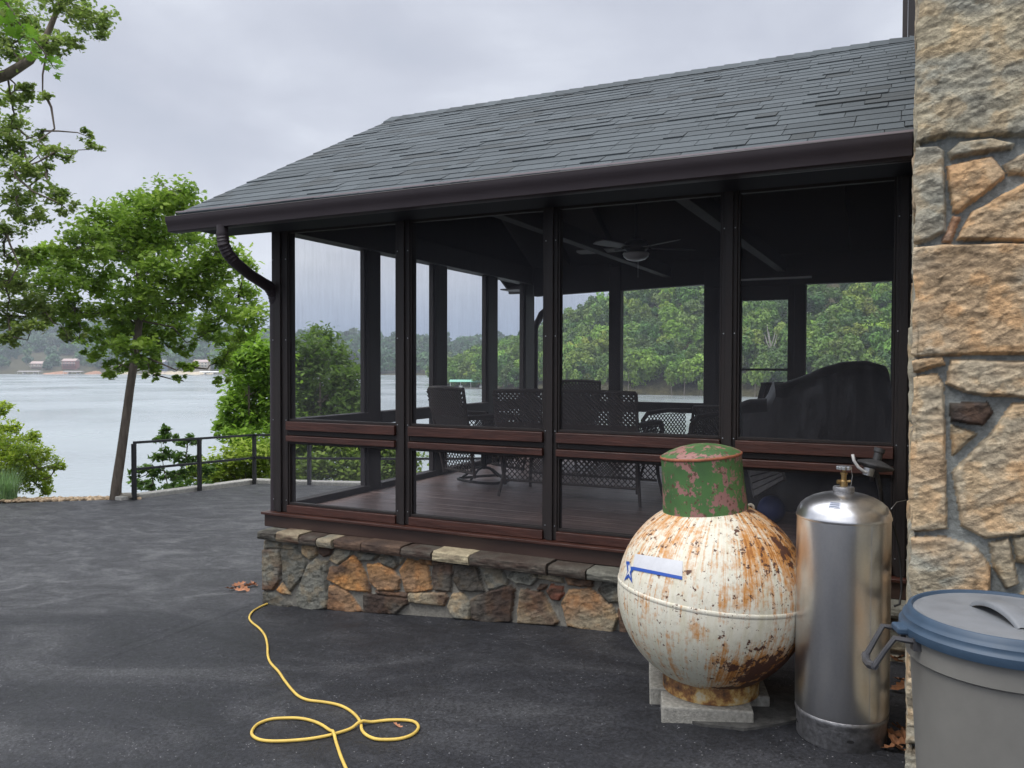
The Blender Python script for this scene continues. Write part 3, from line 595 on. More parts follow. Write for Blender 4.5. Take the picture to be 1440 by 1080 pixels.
# ornamental grass
og = on_ground(12, 703); r = np.random.default_rng(8); V = []; F = []
for k in range(230):
    a = r.uniform(0, 6.28); L = r.uniform(.4, .72); sp = r.uniform(.1, .45); b = og+np.array([r.normal()*.06, r.normal()*.06, 0]); dr = np.array([math.cos(a), math.sin(a), 0]); sd_ = np.array([-dr[1], dr[0], 0])*.0075; o_ = len(V)
    for t in np.linspace(0, 1, 6):
        c = b+dr*sp*t**1.4+np.array([0, 0, L*(t-.35*t*t*(sp/.45))]); w_ = (1-t)+.05; V += [c-sd_*w_, c+sd_*w_]
    F += [(o_+2*i, o_+2*i+1, o_+2*i+3, o_+2*i+2) for i in range(5)]
o = npmesh('ornamental_grass', V, F, [4]*len(F), M['leaf'], np.repeat(np.array([.34, .52, .26])*r.uniform(.6, 1.3, (len(V)//12, 1)), 12, 0)); tag(o, 'clump of arching grey-green ornamental grass at the foot of the maple bush', 'grass clump')
# pebble edging
V = MB(); r = np.random.default_rng(9)
for k in range(520):
    px = r.uniform(-60, 196); g_ = on_ground(px, 700.5+3.0*(1-px/190)+r.uniform(-1.5, 1.5)*1.2); s = r.uniform(.02, .055); col = np.array([.50, .37, .24])*r.uniform(.5, 1.3)
    n = 6; ring = []; 
    M_ = Matrix.Translation(Vector(g_)) @ Euler((r.uniform(-.5, .5), r.uniform(-.5, .5), r.uniform(0, 6))).to_matrix().to_4x4() @ Matrix.Diagonal((s*1.3, s, s*.6, 1))
    V.lathe([(0, -.9), (.7, -.6), (1.0, 0), (.75, .6), (0, .85)], n=7, M=M_, col=col)
tag(V.build('pebble_edging', M['pebble'], smooth=True), kind='stuff')
sb = on_ground(176, 702); st = MB(); Ms = Matrix.Translation(Vector(sb)+Vector((0, 0, .03))) @ Matrix.Rotation(YAW-.2, 4, 'Z')
st.prism([(-.18, -.08), (.05, -.14), (.2, -.06), (.22, .08), (-.02, .15), (-.2, .07)], .06, Ms, col=(.28, .26, .22))
tag(st.build('flat_stone', M['stone'], bevel=.02), 'flat grey stone lying between the oak trunk and the first railing post', 'stone')
# ================================================================ STONEWORK
def stone_field(name, polys, u0, u1, v0, v1, res, to3, depth, parent, seed, joint=(.20, .19, .165), warp=.012, rough=.012, closes=None, grow=0.0):
    """polys: [(Nx2 outline in wall metres, colour, colour2)]; a relief with real mortar joints"""
    us = np.arange(u0, u1+res*.5, res); vs = np.arange(v0, v1+res*.5, res); U, V = np.meshgrid(us, vs, indexing='ij')
    P3 = np.stack([U, V, np.full_like(U, seed)], -1)
    wu = U+(fbm(P3*22+3, 3)-.5)*warp*2; wv = V+(fbm(P3*22+40, 3)-.5)*warp*2
    Hh = (fbm(P3*30, 3)-.5)*.004; Cc = np.array(joint)*(.75+.5*fbm(P3*40, 3))[..., None]
    r = np.random.default_rng(seed)
    ca, sa = math.cos(.35), math.sin(.35); Q3 = np.stack([U*ca+V*sa, -U*sa+V*ca, np.full_like(U, seed)], -1)
    n1 = fbm(Q3*[6, 15, 1]+7, 6); n2 = fbm(P3*[40, 70, 1]+11, 5); n4 = fbm(P3*[16, 20, 1]+55, 5); n3 = fbm(P3*[5, 8, 1]+90, 4)
    tt = n1*13; fr_ = tt-np.floor(tt); n1 = (np.floor(tt)+np.clip((fr_-.72)/.28, 0, 1))/13*.6+n1*.4
    rg = 1-np.abs(2*fbm(Q3*[9, 34, 1]+31, 5)-1)
    for (pl, c1, c2) in polys:
        pl = np.asarray(pl, float); a, b = pl.min(0)-.03, pl.max(0)+.03
        m = (U > a[0]) & (U < b[0]) & (V > a[1]) & (V < b[1])
        if not m.any(): continue
        x, y = wu[m], wv[m]; ins = np.zeros(len(x), bool); dmin = np.full(len(x), 9.0)
        for (p, q) in zip(pl, np.roll(pl, -1, 0)):
            e = q-p; t = np.clip(((x-p[0])*e[0]+(y-p[1])*e[1])/(e@e+1e-12), 0, 1); dmin = np.minimum(dmin, np.hypot(x-p[0]-t*e[0], y-p[1]-t*e[1]))
            cr = ((p[1] > y) != (q[1] > y)) & (x < (q[0]-p[0])*(y-p[1])/((q[1]-p[1])+1e-12)+p[0]); ins ^= cr
        s = np.where(ins, dmin, -dmin)+grow
        edge = np.clip(s/.012, 0, 1); edge = edge*(2-edge)
        dp = depth*r.uniform(.75, 1.2); tx, ty = r.uniform(-.05, .05, 2); cx, cy = pl.mean(0)
        hh = edge*(dp+tx*(x-cx)+ty*(y-cy)+rough*(2.2*(n1[m]-.5)+0.6*(rg[m]-.6)+1.6*(n2[m]-.5)))
        k = s > 0; idx = np.where(m); sel = (idx[0][k], idx[1][k])
        Hh[sel] = np.maximum(Hh[sel]*0, hh[k])
        f = np.clip((n3[m][k]-.36)/.28, 0, 1)[:, None]; col = np.array(c1)*(1-f)+np.array(c2)*f
        col = col*(.80+.62*n2[m][k])[:, None]; g4 = n4[m][k][:, None]; wa = np.clip((g4-.52)/.1, 0, 1); wb = np.clip((.47-g4)/.1, 0, 1); col = col*(1+wa*np.array([.10, -.02, -.14]))*(1-wb*np.array([.20, .19, .17])); dk = np.clip((rg[m][k]-.90)/.06, 0, 1)[:, None]; col = col*(1-.45*dk)
        Cc[sel] = col
    if closes is not None: U, V, Hh = closes(U, V, Hh)
    return gridmesh(name, to3(U, V, Hh), M['stone'], Cc, parent)
def c255(c): return np.array([lin(v) for v in c])
OR, OR2 = c255((170, 128, 84)), c255((148, 118, 90)); GY, GY2 = c255((118, 117, 108)), c255((98, 97, 90)); BR, BR2 = c255((96, 78, 66)), c255((70, 58, 52)); TN, TN2 = c255((150, 138, 116)), c255((120, 108, 92)); DK, DK2 = c255((70, 67, 62)), c255((88, 83, 76)); RD = c255((130, 66, 50)); CRM = c255((190, 178, 148))
def Z5(pts): return [(x/2.571+340, y/2.571+560) for x, y in pts]
YB = 4.80
def onbase(pts): return [tuple(on_y(px, py, YB)[[0, 2]]) for px, py in Z5([(x, y+(26 if y > 740+.0635*(x-78)-28 else 0)) for x, y in pts])]
base_stones = [
 ([(78, 545), (142, 545), (148, 600), (143, 655), (118, 692), (80, 692)], BR, GY), ([(150, 548), (205, 545), (238, 590), (228, 640), (180, 698), (156, 660)], GY, GY2), ([(130, 690), (148, 666), (180, 708), (150, 705)], OR, TN),
 ([(205, 700), (245, 600), (270, 580), (300, 598), (312, 660), (318, 730), (250, 740), (212, 725)], GY2, GY), ([(76, 698), (120, 700), (180, 722), (175, 748), (76, 752)], GY2, BR2), ([(222, 532), (280, 535), (277, 565), (250, 582), (225, 562)], BR, TN), ([(285, 530), (334, 540), (325, 565), (300, 572), (285, 555)], BR, BR2),
 ([(84, 515), (140, 515), (150, 540), (84, 540)], GY, TN), ([(155, 530), (205, 530), (204, 545), (158, 545)], TN, GY), ([(320, 582), (345, 545), (406, 548), (400, 566), (352, 600)], GY, TN), ([(318, 652), (325, 607), (352, 608), (405, 568), (430, 590), (470, 680), (468, 702), (380, 690)], OR, BR), ([(316, 735), (322, 677), (342, 675), (385, 694), (440, 742), (400, 748)], OR2, BR),
 ([(424, 558), (500, 563), (480, 585), (430, 585)], GY2, GY), ([(504, 572), (545, 563), (570, 600), (556, 616), (510, 597)], GY2, DK2), ([(575, 562), (600, 565), (592, 580), (575, 600)], GY, TN), ([(455, 600), (500, 598), (545, 615), (577, 652), (572, 692), (500, 692), (470, 665)], OR, OR2), ([(572, 622), (600, 580), (675, 598), (692, 690), (640, 699), (595, 697)], OR, OR2), ([(646, 577), (690, 577), (690, 603), (655, 598)], OR, BR),
 ([(296, 588), (316, 590), (312, 625), (298, 628)], TN, GY), ([(696, 590), (766, 600), (762, 660), (757, 697), (700, 692), (692, 640)], DK2, BR), ([(772, 596), (850, 600), (880, 697), (790, 692), (768, 655)], DK, DK2), ([(868, 608), (932, 605), (966, 655), (962, 672), (895, 692)], GY, GY2), ([(606, 703), (740, 700), (748, 720), (735, 747), (650, 742), (608, 735)], BR, TN), ([(486, 695), (602, 703), (600, 716), (500, 708)], TN, BR),
 ([(442, 706), (480, 708), (600, 722), (603, 742), (560, 752), (442, 750)], DK2, BR2), ([(747, 750), (765, 705), (802, 702), (830, 745), (828, 772), (770, 765)], TN, GY), ([(832, 722), (900, 695), (977, 674), (990, 690), (975, 780), (905, 785), (838, 772)], BR2, DK2), ([(964, 645), (985, 622), (1060, 625), (1075, 650), (1050, 675), (1000, 668)], TN, GY), ([(1075, 628), (1160, 643), (1162, 662), (1078, 652)], GY, TN),
 ([(1105, 692), (1120, 674), (1162, 680), (1166, 705), (1150, 730), (1122, 726)], RD, BR), ([(1000, 765), (1010, 688), (1092, 700), (1147, 782), (1130, 792), (1000, 785)], TN, BR), ([(1156, 740), (1185, 690), (1262, 688), (1332, 735), (1362, 790), (1345, 824), (1180, 797)], OR2, TN), ([(1172, 645), (1277, 652), (1272, 682), (1185, 672)], BR, OR2), ([(1290, 692), (1310, 660), (1372, 665), (1374, 738), (1330, 738)], DK2, GY), ([(1362, 760), (1392, 760), (1398, 824), (1370, 824)], OR, BR), ([(1085, 670), (1105, 672), (1095, 690), (1070, 690)], DK2, BR)]
polys = [(onbase(p), a, b) for p, a, b in base_stones]
rr = random.Random(4); x = polys[-3][0][0][0]+.2; PAL = [(OR, BR), (GY, GY2), (BR, BR2), (TN, GY), (DK2, GY), (OR2, TN)]
while x < .02:
    for z0_, z1_ in ((H(-1.35), H(-1.52)), (H(-1.54), H(-1.78))):
        wd = rr.uniform(.16, .3); j = lambda: rr.uniform(-.025, .025)
        c = rr.choice(PAL); polys.append(([(x+j(), z0_+j()*.4), (x+wd+j(), z0_+j()*.4), (x+wd+j(), (z0_+z1_)/2), (x+wd+j(), z1_+j()*.4), (x+j(), z1_+j()*.4)], *c))
    x += .27
porch = empty('screened_porch', (-2.2, 7.3, H(-1.8)), 'dark brown screened porch with a shingled gable roof on a low field-stone base', 'porch')
def base3(U, V, D): return np.stack([U, YB-D, V], -1)
stone_field('stone_base', polys, -4.47, .0, H(-2.05), H(-1.325), .0065, base3, .028, porch, 5, warp=.006, rough=.0065, grow=.005)
# left return of the base wall, facing the lake
PL_ = []
for yy in np.arange(4.84, 9.6, .3):
    for z0_, z1_ in ((H(-1.35), H(-1.57)), (H(-1.6), H(-1.85)), (H(-1.88), H(-2.15))):
        c = rr.choice(PAL); s = rr.uniform(.22, .28); PL_.append(([(yy, z0_), (yy+s, z0_-.01), (yy+s-.02, z1_), (yy+.02, z1_+.01)], *c))
stone_field('stone_base', PL_, 4.80, 9.7, H(-2.3), H(-1.325), .014, lambda U, V, D: np.stack([-4.47-D+.001, U, V], -1), .03, porch, 6)
# cap stones along the top
cap = Z5([(55, 0), (122, 0), (207, 0), (272, 0), (328, 0), (428, 0), (573, 0), (687, 0), (823, 0), (1103, 0), (1243, 0), (1378, 0)]); cx = [on_y(px, 752+i*4, 4.72)[0] for i, (px, _) in enumerate(cap)]
cc = [(DK, GY), (TN, BR), (DK2, BR2), (TN, GY), (BR2, BR), (BR2, BR), (DK2, BR2), (CRM, TN), (DK2, BR2), (BR2, DK2), (GY, GY2)]
while cx[-1] < -.02: cx.append(min(cx[-1]+rr.uniform(.3, .55), 0.0)); cc.append(rr.choice([(GY, GY2), (TN, BR), (BR, BR2)]))
for i in range(len(cx)-1):
    a, b = cx[i]+.006, cx[i+1]-.006; n = max(6, int((b-a)/.012)); mnr = np.random.default_rng(i)
    yo, zo = mnr.uniform(-.012, .012), mnr.uniform(-.006, .006); prof = [(4.96, H(-1.262)+zo), (4.85, H(-1.262)+zo), (4.73+yo, H(-1.264)+zo), (4.715+yo, H(-1.274)+zo), (4.712+yo, H(-1.29)), (4.714+yo, H(-1.31)), (4.722+yo, H(-1.326)), (4.74+yo, H(-1.332)), (4.96, H(-1.334))]
    prof2 = []
    for (p, q) in zip(prof, prof[1:]): prof2 += [tuple(np.array(p)*(1-t)+np.array(q)*t) for t in np.linspace(0, 1, 5)[:-1]]
    prof2.append(prof[-1]); xs_ = np.linspace(a, b, n); G = np.array([[(x, p[0], p[1]) for p in prof2] for x in xs_])
    nz = fbm(G*[30, 45, 60]+i*9, 4)-.5; nz2 = fbm(G*[8, 8, 25]+i*5, 3); G[..., 1] -= nz*.016; G[..., 2] += nz*.008
    G[0, :, 0] += (nz2[0]-.5)*.02; G[-1, :, 0] += (nz2[-1]-.5)*.02
    f = np.clip((nz2-.35)/.3, 0, 1)[..., None]; col = (cc[i][0]*(1-f)+cc[i][1]*f)*(.7+.6*(nz+.5))[..., None]
    m_ = MB(); nn, mm = G.shape[:2]; ix = np.arange(nn*mm).reshape(nn, mm); m_.v = [tuple(q) for q in G.reshape(-1, 3)]; m_.c = [tuple(q) for q in col.reshape(-1, 3)]
    m_.f = [(int(ix[u, v]), int(ix[u+1, v]), int(ix[u+1, v+1]), int(ix[u, v+1])) for u in range(nn-1) for v in range(mm-1)]+[tuple(int(q) for q in ix[0][::-1]), tuple(int(q) for q in ix[-1])]
    m_.build('cap_stone', M['stone'], porch, smooth='auto')

# ---------------------------------------------------------------- chimney mass at the right
YC = 3.25
CH, CH2 = c255((180, 166, 142)), c255((150, 144, 134)); CO, CO2 = c255((184, 158, 126)), c255((178, 171, 153)); CG, CG2 = c255((158, 155, 141)), c255((182, 170, 144)); CB, CR_ = c255((158, 132, 112)), c255((148, 104, 80))
ch = [([(1270, -80), (1480, -80), (1480, 188), (1400, 190), (1340, 189), (1300, 198), (1283, 204), (1270, 204)], CG, CG2), ([(1270, 208), (1318, 205), (1327, 212), (1329, 325), (1302, 338), (1282, 344), (1270, 344)], CH, CG), ([(1334, 213), (1350, 198), (1395, 194), (1427, 200), (1422, 208), (1370, 216), (1338, 222)], CG, TN), ([(1332, 232), (1395, 219), (1414, 241), (1412, 249), (1347, 299), (1340, 296)], CB, CO), ([(1412, 230), (1460, 206), (1460, 243), (1420, 243)], CO, CH), ([(1346, 336), (1367, 298), (1455, 248), (1480, 248), (1480, 340)], CH, CO),
 ([(1325, 340), (1340, 303), (1351, 305), (1337, 341)], CR_, CB), ([(1270, 348), (1330, 344), (1480, 341), (1480, 497), (1390, 498), (1290, 501), (1270, 496)], CO2, CO), ([(1268, 507), (1325, 502), (1329, 512), (1282, 525), (1268, 525)], CO, TN), ([(1338, 506), (1480, 510), (1480, 562), (1362, 554), (1330, 540)], CO, CH), ([(1268, 530), (1318, 526), (1327, 545), (1332, 745), (1285, 749), (1268, 745)], CH, CO), ([(1336, 568), (1390, 565), (1397, 580), (1383, 598), (1338, 593)], DK, BR2), ([(1338, 598), (1375, 610), (1340, 641)], CO, TN),
 ([(1339, 665), (1395, 610), (1425, 568), (1480, 564), (1480, 750), (1385, 758), (1353, 740), (1345, 690)], CO, CH), ([(1268, 756), (1330, 757), (1370, 768), (1393, 800), (1390, 848), (1268, 862)], CO, CG), ([(1391, 765), (1418, 759), (1433, 822), (1415, 829), (1398, 800)], TN, CH), ([(1424, 758), (1470, 755), (1470, 800), (1430, 792)], GY, TN), ([(1268, 870), (1330, 866), (1400, 860), (1420, 930), (1300, 950), (1268, 948)], CH, CG), ([(1268, 956), (1310, 958), (1400, 945), (1400, 1040), (1268, 1050)], CG, CH), ([(1268, 1056), (1400, 1048), (1400, 1200), (1268, 1200)], CO, CG), ([(1430, 840), (1480, 810), (1480, 960), (1425, 940)], CO, TN)]
polys = [([tuple(on_y(px, py, YC)[[0, 2]]) for px, py in p], a, b) for p, a, b in ch]
xr = .44; 
while xr < 1.5:
    zc = -.1
    while zc < 5.4:
        hh = rr.uniform(.12, .42); wd = rr.uniform(.25, .42); j = lambda: rr.uniform(-.03, .03)
        polys.append(([(xr+j(), zc+.012), (xr+wd+j(), zc+.012+j()*.3), (xr+wd+.02+j(), zc+hh*.5), (xr+wd+j(), zc+hh-.012), (xr+.02+j(), zc+hh-.01)], *rr.choice([(CH, CO), (CG, CG2), (CO, CO2), (TN, CH), (CB, CO)]))); zc += hh
    xr += .46
zc = H(1.48)
while zc < 5.4:
    hh = rr.uniform(.2, .4); polys.append(([(-.03, zc), (.42, zc), (.42, zc+hh-.02), (-.03, zc+hh-.02)], CH, CO)); zc += hh
chim = empty('stone_chimney', (1.1, 5.2, gz(0, 3.3)), 'tall chimney wall of big tan and orange field stones filling the right edge', 'chimney')
def chclose(U, V, D):
    e = np.clip((.03-U)/.045, 0, 1); return U, V, D*(1-.55*e)
def ch3(U, V, D):
    n = (fbm(np.stack([V*14, V*0, V*0], -1), 4)-.5)*.03
    edge = np.clip(1-(U+.0)/.08, 0, 1); base_in = np.where(D < .012, .012, 0)
    return np.stack([U+edge*(n+base_in-.004), YC+.03-D, V], -1)
poly2 = []; xq = .93
while xq < 3.55:
    zc = -.1
    while zc < 4.2:
        hh = rr.uniform(.15, .42); poly2.append(([(xq, zc+.012), (xq+.4, zc+.02), (xq+.41, zc+hh-.012), (xq+.02, zc+hh-.01)], *rr.choice([(CH, CO), (CG, CG2), (CO, CO2), (TN, CH)]))); zc += hh
    xq += .43
stone_field('stone_face', poly2, .903, 3.6, -.15, 4.2, .014, lambda U, V, D: np.stack([U, YC+.03-D, V], -1), .035, chim, 12, warp=.006)
stone_field('stone_face', polys, 0.0, .9, -.15, 4.2, .0045, ch3, .035, chim, 9, joint=(.26, .275, .265), warp=.0045, rough=.008, closes=chclose, grow=.003)
side = []
yy = 3.27
while yy < 7.4:
    zc = -.1
    while zc < 5.4:
        hh = rr.uniform(.15, .4); wd = .38; side.append(([(yy+.01, zc+.01), (yy+wd, zc+.01), (yy+wd, zc+hh-.015), (yy+.01, zc+hh-.015)], *rr.choice([(CH, CO), (CG, CG2), (CO, CO2), (TN, CH)]))); zc += hh
    yy += .4
stone_field('stone_face', side, 3.255, 7.42, -.15, 4.2, .016, lambda U, V, D: np.stack([.012-D*.6+0*U, U, V], -1), .03, chim, 10)
MB().box((.02, 3.29, -.3), (3.6, 7.4, 4.18)).build('core', M['concrete'], chim)
# upper wall of the house behind the ridge
hs = empty('house', (2, 9.5, 0), 'dark brown house wall rising behind the porch ridge beside the chimney', 'house')
MB().box((-.075, 7.43, H(-2.6)), (7, 14, H(6.5))).build('wall', M['indoor'], hs)
MB().box((-.115, 7.42, H(2.2)), (-.078, 7.56, H(6.5))).build('corner_board', M['post'], hs)

# ================================================================ PORCH TIMBER
XW, YF, YK = -4.45, 4.93, 9.6
FL = H(-1.145)
def pbox(name, a, b, mt, parent=porch, bevel=.004): return MB().box(a, b).build(name, mt, parent, bevel=bevel)
# floor with separate boards
fb = MB(); y = YF+.0
while y < YK+.05: fb.box((XW-.05, y, FL-.035), (-.06, y+.137, FL+random.uniform(-.0012, .0012))); y += .14
fb.build('deck_floor', M['deck'], porch, bevel=.003, seg=1)
pbox('floor_beam', (XW-.06, YF+.03, H(-1.33)), (-.05, YF+.16, FL-.04), M['band']); pbox('floor_beam', (XW-.04, YF+.165, H(-1.45)), (XW+.1, YK+.1, FL-.04), M['band']); pbox('floor_beam', (XW+.105, YK-.05, H(-1.45)), (-.05, YK+.1, FL-.04), M['band'])
# skirt band and projecting sill under the front windows
pbox('skirt_board', (XW-.09, YF-.055, H(-1.262)), (-.02, YF+.025, H(-1.168)), M['band'])
pbox('sill', (XW-.10, YF-.085, H(-1.166)), (-.02, YF+.03, H(-1.146)), M['rail'])
def post(x0, x1, y0, y1, z0, z1, trim=None):
    p = pbox('post', (x0, y0, z0), (x1, y1, z1), M['post'], bevel=.006)
    return p
HT = H(1.035); HS = H(1.03)
fposts = [(-4.535, -4.36), (-3.325, -3.205), (-2.245, -2.125), (-1.165, -1.02), (-.17, -.02)]
fx = []
for px0, px1 in ((385, 407), (559, 578), (766, 785), (1014, 1036), (1257, 1281)):
    a, b = on_y(px0, 600, YF)[0], on_y(px1, 600, YF)[0]; fx.append((a, b))
fposts = fx
for a, b in fposts:
    post(a, b, YF-.02, YF+.075, H(-1.144), HT-.001)
    for s in ((a-.0, a+.03), (b-.03, b)):
        pass
    m_ = (a+b)/2; MB().box((m_-.022, YF-.038, H(-1.144)), (m_+.022, YF-.021, HT-.002)).build('trim_strip', M['post'], porch, bevel=.003)
    nl = MB()
    for z_ in np.arange(H(-1.05), H(1.0), .62):
        for xx in (a+.014, b-.014): nl.lathe([(0, -.003), (.004, -.002), (.004, 0)], n=6, M=Matrix.Translation((xx, YF-.021, z_)) @ Matrix.Rotation(R(-90), 4, 'X'))
    nl.build('nail_head', M['greymetal'], porch)
M['rail2'] = M['rail']
def bay_front(a, b):
    """one bay: bottom rail, two middle rails with a groove, slim frames, screens above and below"""
    w_ = .012
    pbox('bottom_rail', (a, YF-.035, H(-1.144)), (b, YF+.05, H(-1.085)), M['rail'])
    pbox('middle_rail', (a, YF-.045, H(-.505)), (b, YF+.05, H(-.438)), M['rail'])
    pbox('middle_rail', (a, YF-.015, H(-.545)), (b, YF+.06, H(-.507)), M['post'])
    pbox('middle_rail', (a, YF-.045, H(-.592)), (b, YF+.05, H(-.547)), M['rail'])
    for z0_, z1_ in ((H(-1.084), H(-.593)), (H(-.437), HT-.005)):
        fr = MB(); y0_, y1_ = YF-.01, YF+.03
        fr.box((a+.001, y0_, z0_), (a+w_, y1_, z1_)); fr.box((b-w_, y0_, z0_), (b-.001, y1_, z1_)); fr.box((a+w_, y0_, z0_), (b-w_, y1_, z0_+.018)); fr.box((a+w_, y0_, z1_-.02), (b-w_, y1_, z1_))
        f = fr.build('screen_frame', M['post'], porch, bevel=.002)
        y_ = YF+.012
        MB().add([(a+w_, y_, z0_+.018), (b-w_, y_, z0_+.018), (b-w_, y_, z1_-.02), (a+w_, y_, z1_-.02)], [(0, 1, 2, 3)]).build('screen', M['screen'], f)
for (p, q) in zip(fposts, fposts[1:]): bay_front(p[1], q[0])
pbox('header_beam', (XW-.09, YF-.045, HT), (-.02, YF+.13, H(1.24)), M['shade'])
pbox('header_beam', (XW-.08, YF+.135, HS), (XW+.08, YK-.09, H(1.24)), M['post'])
# left wall
lp_ = [(YF+.125, YF+.15)]
ly = []
def sidey(px):
    r_ = (px-720)/FPX; return (3.996+1.958*r_)/(.44-.898*r_)
for a, b in ((508.5, 532), (605.5, 626), (680, 697), (733, 752)): ly.append((sidey(a)+.045, sidey(b)-.02))
ly[-1] = (ly[-1][0], YK+.06); prev = YF+.125
for (a, b) in ly:
    post(XW-.05, XW+.04, a, b, FL, HS)
    pbox('middle_rail', (XW-.05, prev, H(-.54)), (XW+.06, a, H(-.43)), M['indoor'])
    pbox('bottom_rail', (XW-.05, prev, FL+.001), (XW+.05, a, H(-1.09)), M['indoor'])
    for z0_, z1_ in ((H(-1.09), H(-.54)), (H(-.43), HS)):
        fr = MB(); fr.box((XW-.02, prev+.001, z0_), (XW+.02, prev+.03, z1_)); fr.box((XW-.02, a-.03, z0_), (XW+.02, a-.001, z1_)); f = fr.build('screen_frame', M['post'], porch)
        MB().add([(XW, prev+.03, z0_), (XW, a-.03, z0_), (XW, a-.03, z1_), (XW, prev+.03, z1_)], [(0, 1, 2, 3)]).build('screen', M['screen'], f)
    prev = b
# back wall: windows, a wide panel and the screen door
def backx(px):
    return on_y(px, 500, YK)[0]
bw = [(XW+.08, backx(858), .90), (backx(874.5), backx(991), .93)]
post(bw[0][1], bw[1][0], YK-.06, YK+.06, FL, H(1.2))
post(bw[1][1], backx(1043)-.07, YK-.06, YK+.06, FL, H(.9)); xd0, xd1 = backx(1043), backx(1108); xw1, xw2 = backx(1133), backx(1253)
post(xd1+.07, xw1, YK-.06, YK+.06, FL, H(.9)); post(xw2, -.06, YK-.06, YK+.06, FL, H(.9))
bw.append((xw1, xw2, .955))
for a, b, t in bw:
    pbox('middle_rail', (a, YK-.05, H(-.56)), (b, YK+.05, H(-.44)), M['indoor']); pbox('bottom_rail', (a, YK-.05, FL+.001), (b, YK+.05, H(-1.07)), M['indoor'])
    MB().prism([(a, 0), (b, 0), (b, H(1.24)-H(t+.015)), (a, H(1.24)-H(t-.02))], .1, Matrix(((1, 0, 0, 0), (0, 0, 1, YK-.05), (0, -1, 0, H(1.24)), (0, 0, 0, 1)))).build('header_beam', M['indoor'], porch)
    for z0_, z1_ in ((H(-1.07), H(-.56)), (H(-.44), H(t-.02))): MB().add([(a, YK, z0_), (b, YK, z0_), (b, YK, z1_), (a, YK, z1_)], [(0, 1, 2, 3)]).build('screen', M['screen'], porch)
pbox('header_beam', (bw[1][1], YK-.055, H(.902)), (-.06, YK+.055, H(1.24)), M['indoor'])
dr = pbox('door', (xd0-.069, YK-.03, FL+.02), (xd0, YK+.03, H(.9)), M['post'])
MB().box((xd1, YK-.03, FL+.02), (xd1+.069, YK+.03, H(.9))).build('door_stile', M['post'], dr); MB().box((xd0+.001, YK-.03, H(.74)), (xd1-.001, YK+.03, H(.9))).build('door_rail', M['post'], dr)
MB().box((xd0+.001, YK-.02, H(-.055)), (xd1-.001, YK+.02, H(-.03))).build('door_rail', M['post'], dr); MB().box((xd0+.001, YK-.03, H(-.62)), (xd1-.001, YK+.03, H(-.52))).build('door_rail', M['post'], dr); MB().box((xd0+.001, YK-.03, FL+.02), (xd1-.001, YK+.03, FL+.2)).build('door_rail', M['post'], dr)
MB().add([(xd0, YK+.005, FL+.2), (xd1, YK+.005, FL+.2), (xd1, YK+.005, H(.74)), (xd0, YK+.005, H(.74))], [(0, 1, 2, 3)]).build('screen', M['screen'], dr)
MB().tube([(xd0-.03, YK-.035, H(-.15)), (xd0-.03, YK-.07, H(-.13)), (xd0-.03, YK-.07, H(.0)), (xd0-.03, YK-.035, H(.02))], .008, 6).build('handle', M['greymetal'], dr)
MB().box((xd0-.05, YK-.075, H(.965)), (xd1+.25, YK-.06, H(.985))).build('bright_gap_strip', M['white'], porch)  # white strip added to stand in for the bright gap above the door
# right inner wall
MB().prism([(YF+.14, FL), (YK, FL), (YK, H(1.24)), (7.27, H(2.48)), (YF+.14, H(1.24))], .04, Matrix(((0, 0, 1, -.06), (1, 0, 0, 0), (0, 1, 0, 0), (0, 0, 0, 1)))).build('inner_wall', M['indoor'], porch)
# roof
YE, ZE = 4.47, H(1.135); YR, ZR = 7.27, H(2.585); XL = -4.96
def slope_slab(y0, z0_, y1, z1_, t=.05):
    return MB().add([(XL, y0, z0_), (.0, y0, z0_), (.0, y1, z1_), (XL, y1, z1_), (XL, y0, z0_-t), (.0, y0, z0_-t), (.0, y1, z1_-t), (XL, y1, z1_-t)], [(0, 1, 2, 3), (7, 6, 5, 4), (0, 4, 5, 1), (1, 5, 6, 2), (2, 6, 7, 3), (3, 7, 4, 0)])
YB2 = 2*YR-YE
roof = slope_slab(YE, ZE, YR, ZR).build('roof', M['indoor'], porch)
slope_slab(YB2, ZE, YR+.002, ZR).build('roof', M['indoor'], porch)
for s, nm in ((1, 'front'), (-1, 'back')):
    sh = MB(); rn = np.random.default_rng(20 if s == 1 else 21); L = math.hypot(YR-YE, ZR-ZE); ex = .135; rows = int(L/ex)+1; dy, dz = (YR-YE)/L, (ZR-ZE)/L; nrm = np.array([0, -dz, dy])
    for k in range(rows+1):
        x = XL-.02-rn.uniform(0, .25)
        while x < -.015:
            wd = rn.choice([.12, .17, .22, .3, .36]); a, b = max(x, XL-.02), min(x+wd, -.012); x += wd+.004
            if b-a < .02: continue
            t0 = k*ex-.03; thick = rn.choice([.005, .0065, .011], p=[.46, .38, .16])+.001; t1 = min(t0+ex+.05, L+.0)
            if t0 > L-.02: continue
            base = np.array([0, YE, ZE]); p0 = base+np.array([0, dy, dz])*t0; p1 = base+np.array([0, dy, dz])*t1
            g_ = rn.uniform(.86, 1.1); col = np.array([.084, .098, .108])*g_ if rn.uniform() > .1 else np.array([.074, .084, .090])*.88
            vs = []
            for xx in (a, b):
                for p, h_ in ((p0, thick+.006), (p1, .007)):
                    for hh in (0.001, h_): q = p+nrm*hh; vs.append((xx, q[1], q[2]))
            # order: a:(p0 lo, p0 hi, p1 lo, p1 hi) b:...
            if s == -1: vs = [(v[0], 2*YR-v[1], v[2]) for v in vs]
            sh.add(vs, [(0, 4, 5, 1), (1, 5, 7, 3), (2, 3, 7, 6), (0, 1, 3, 2), (4, 6, 7, 5), (0, 2, 6, 4)], col)
    sh.build('shingles', M['shingle'], roof)
rc = MB(); rn = np.random.default_rng(31); x = XL-.03
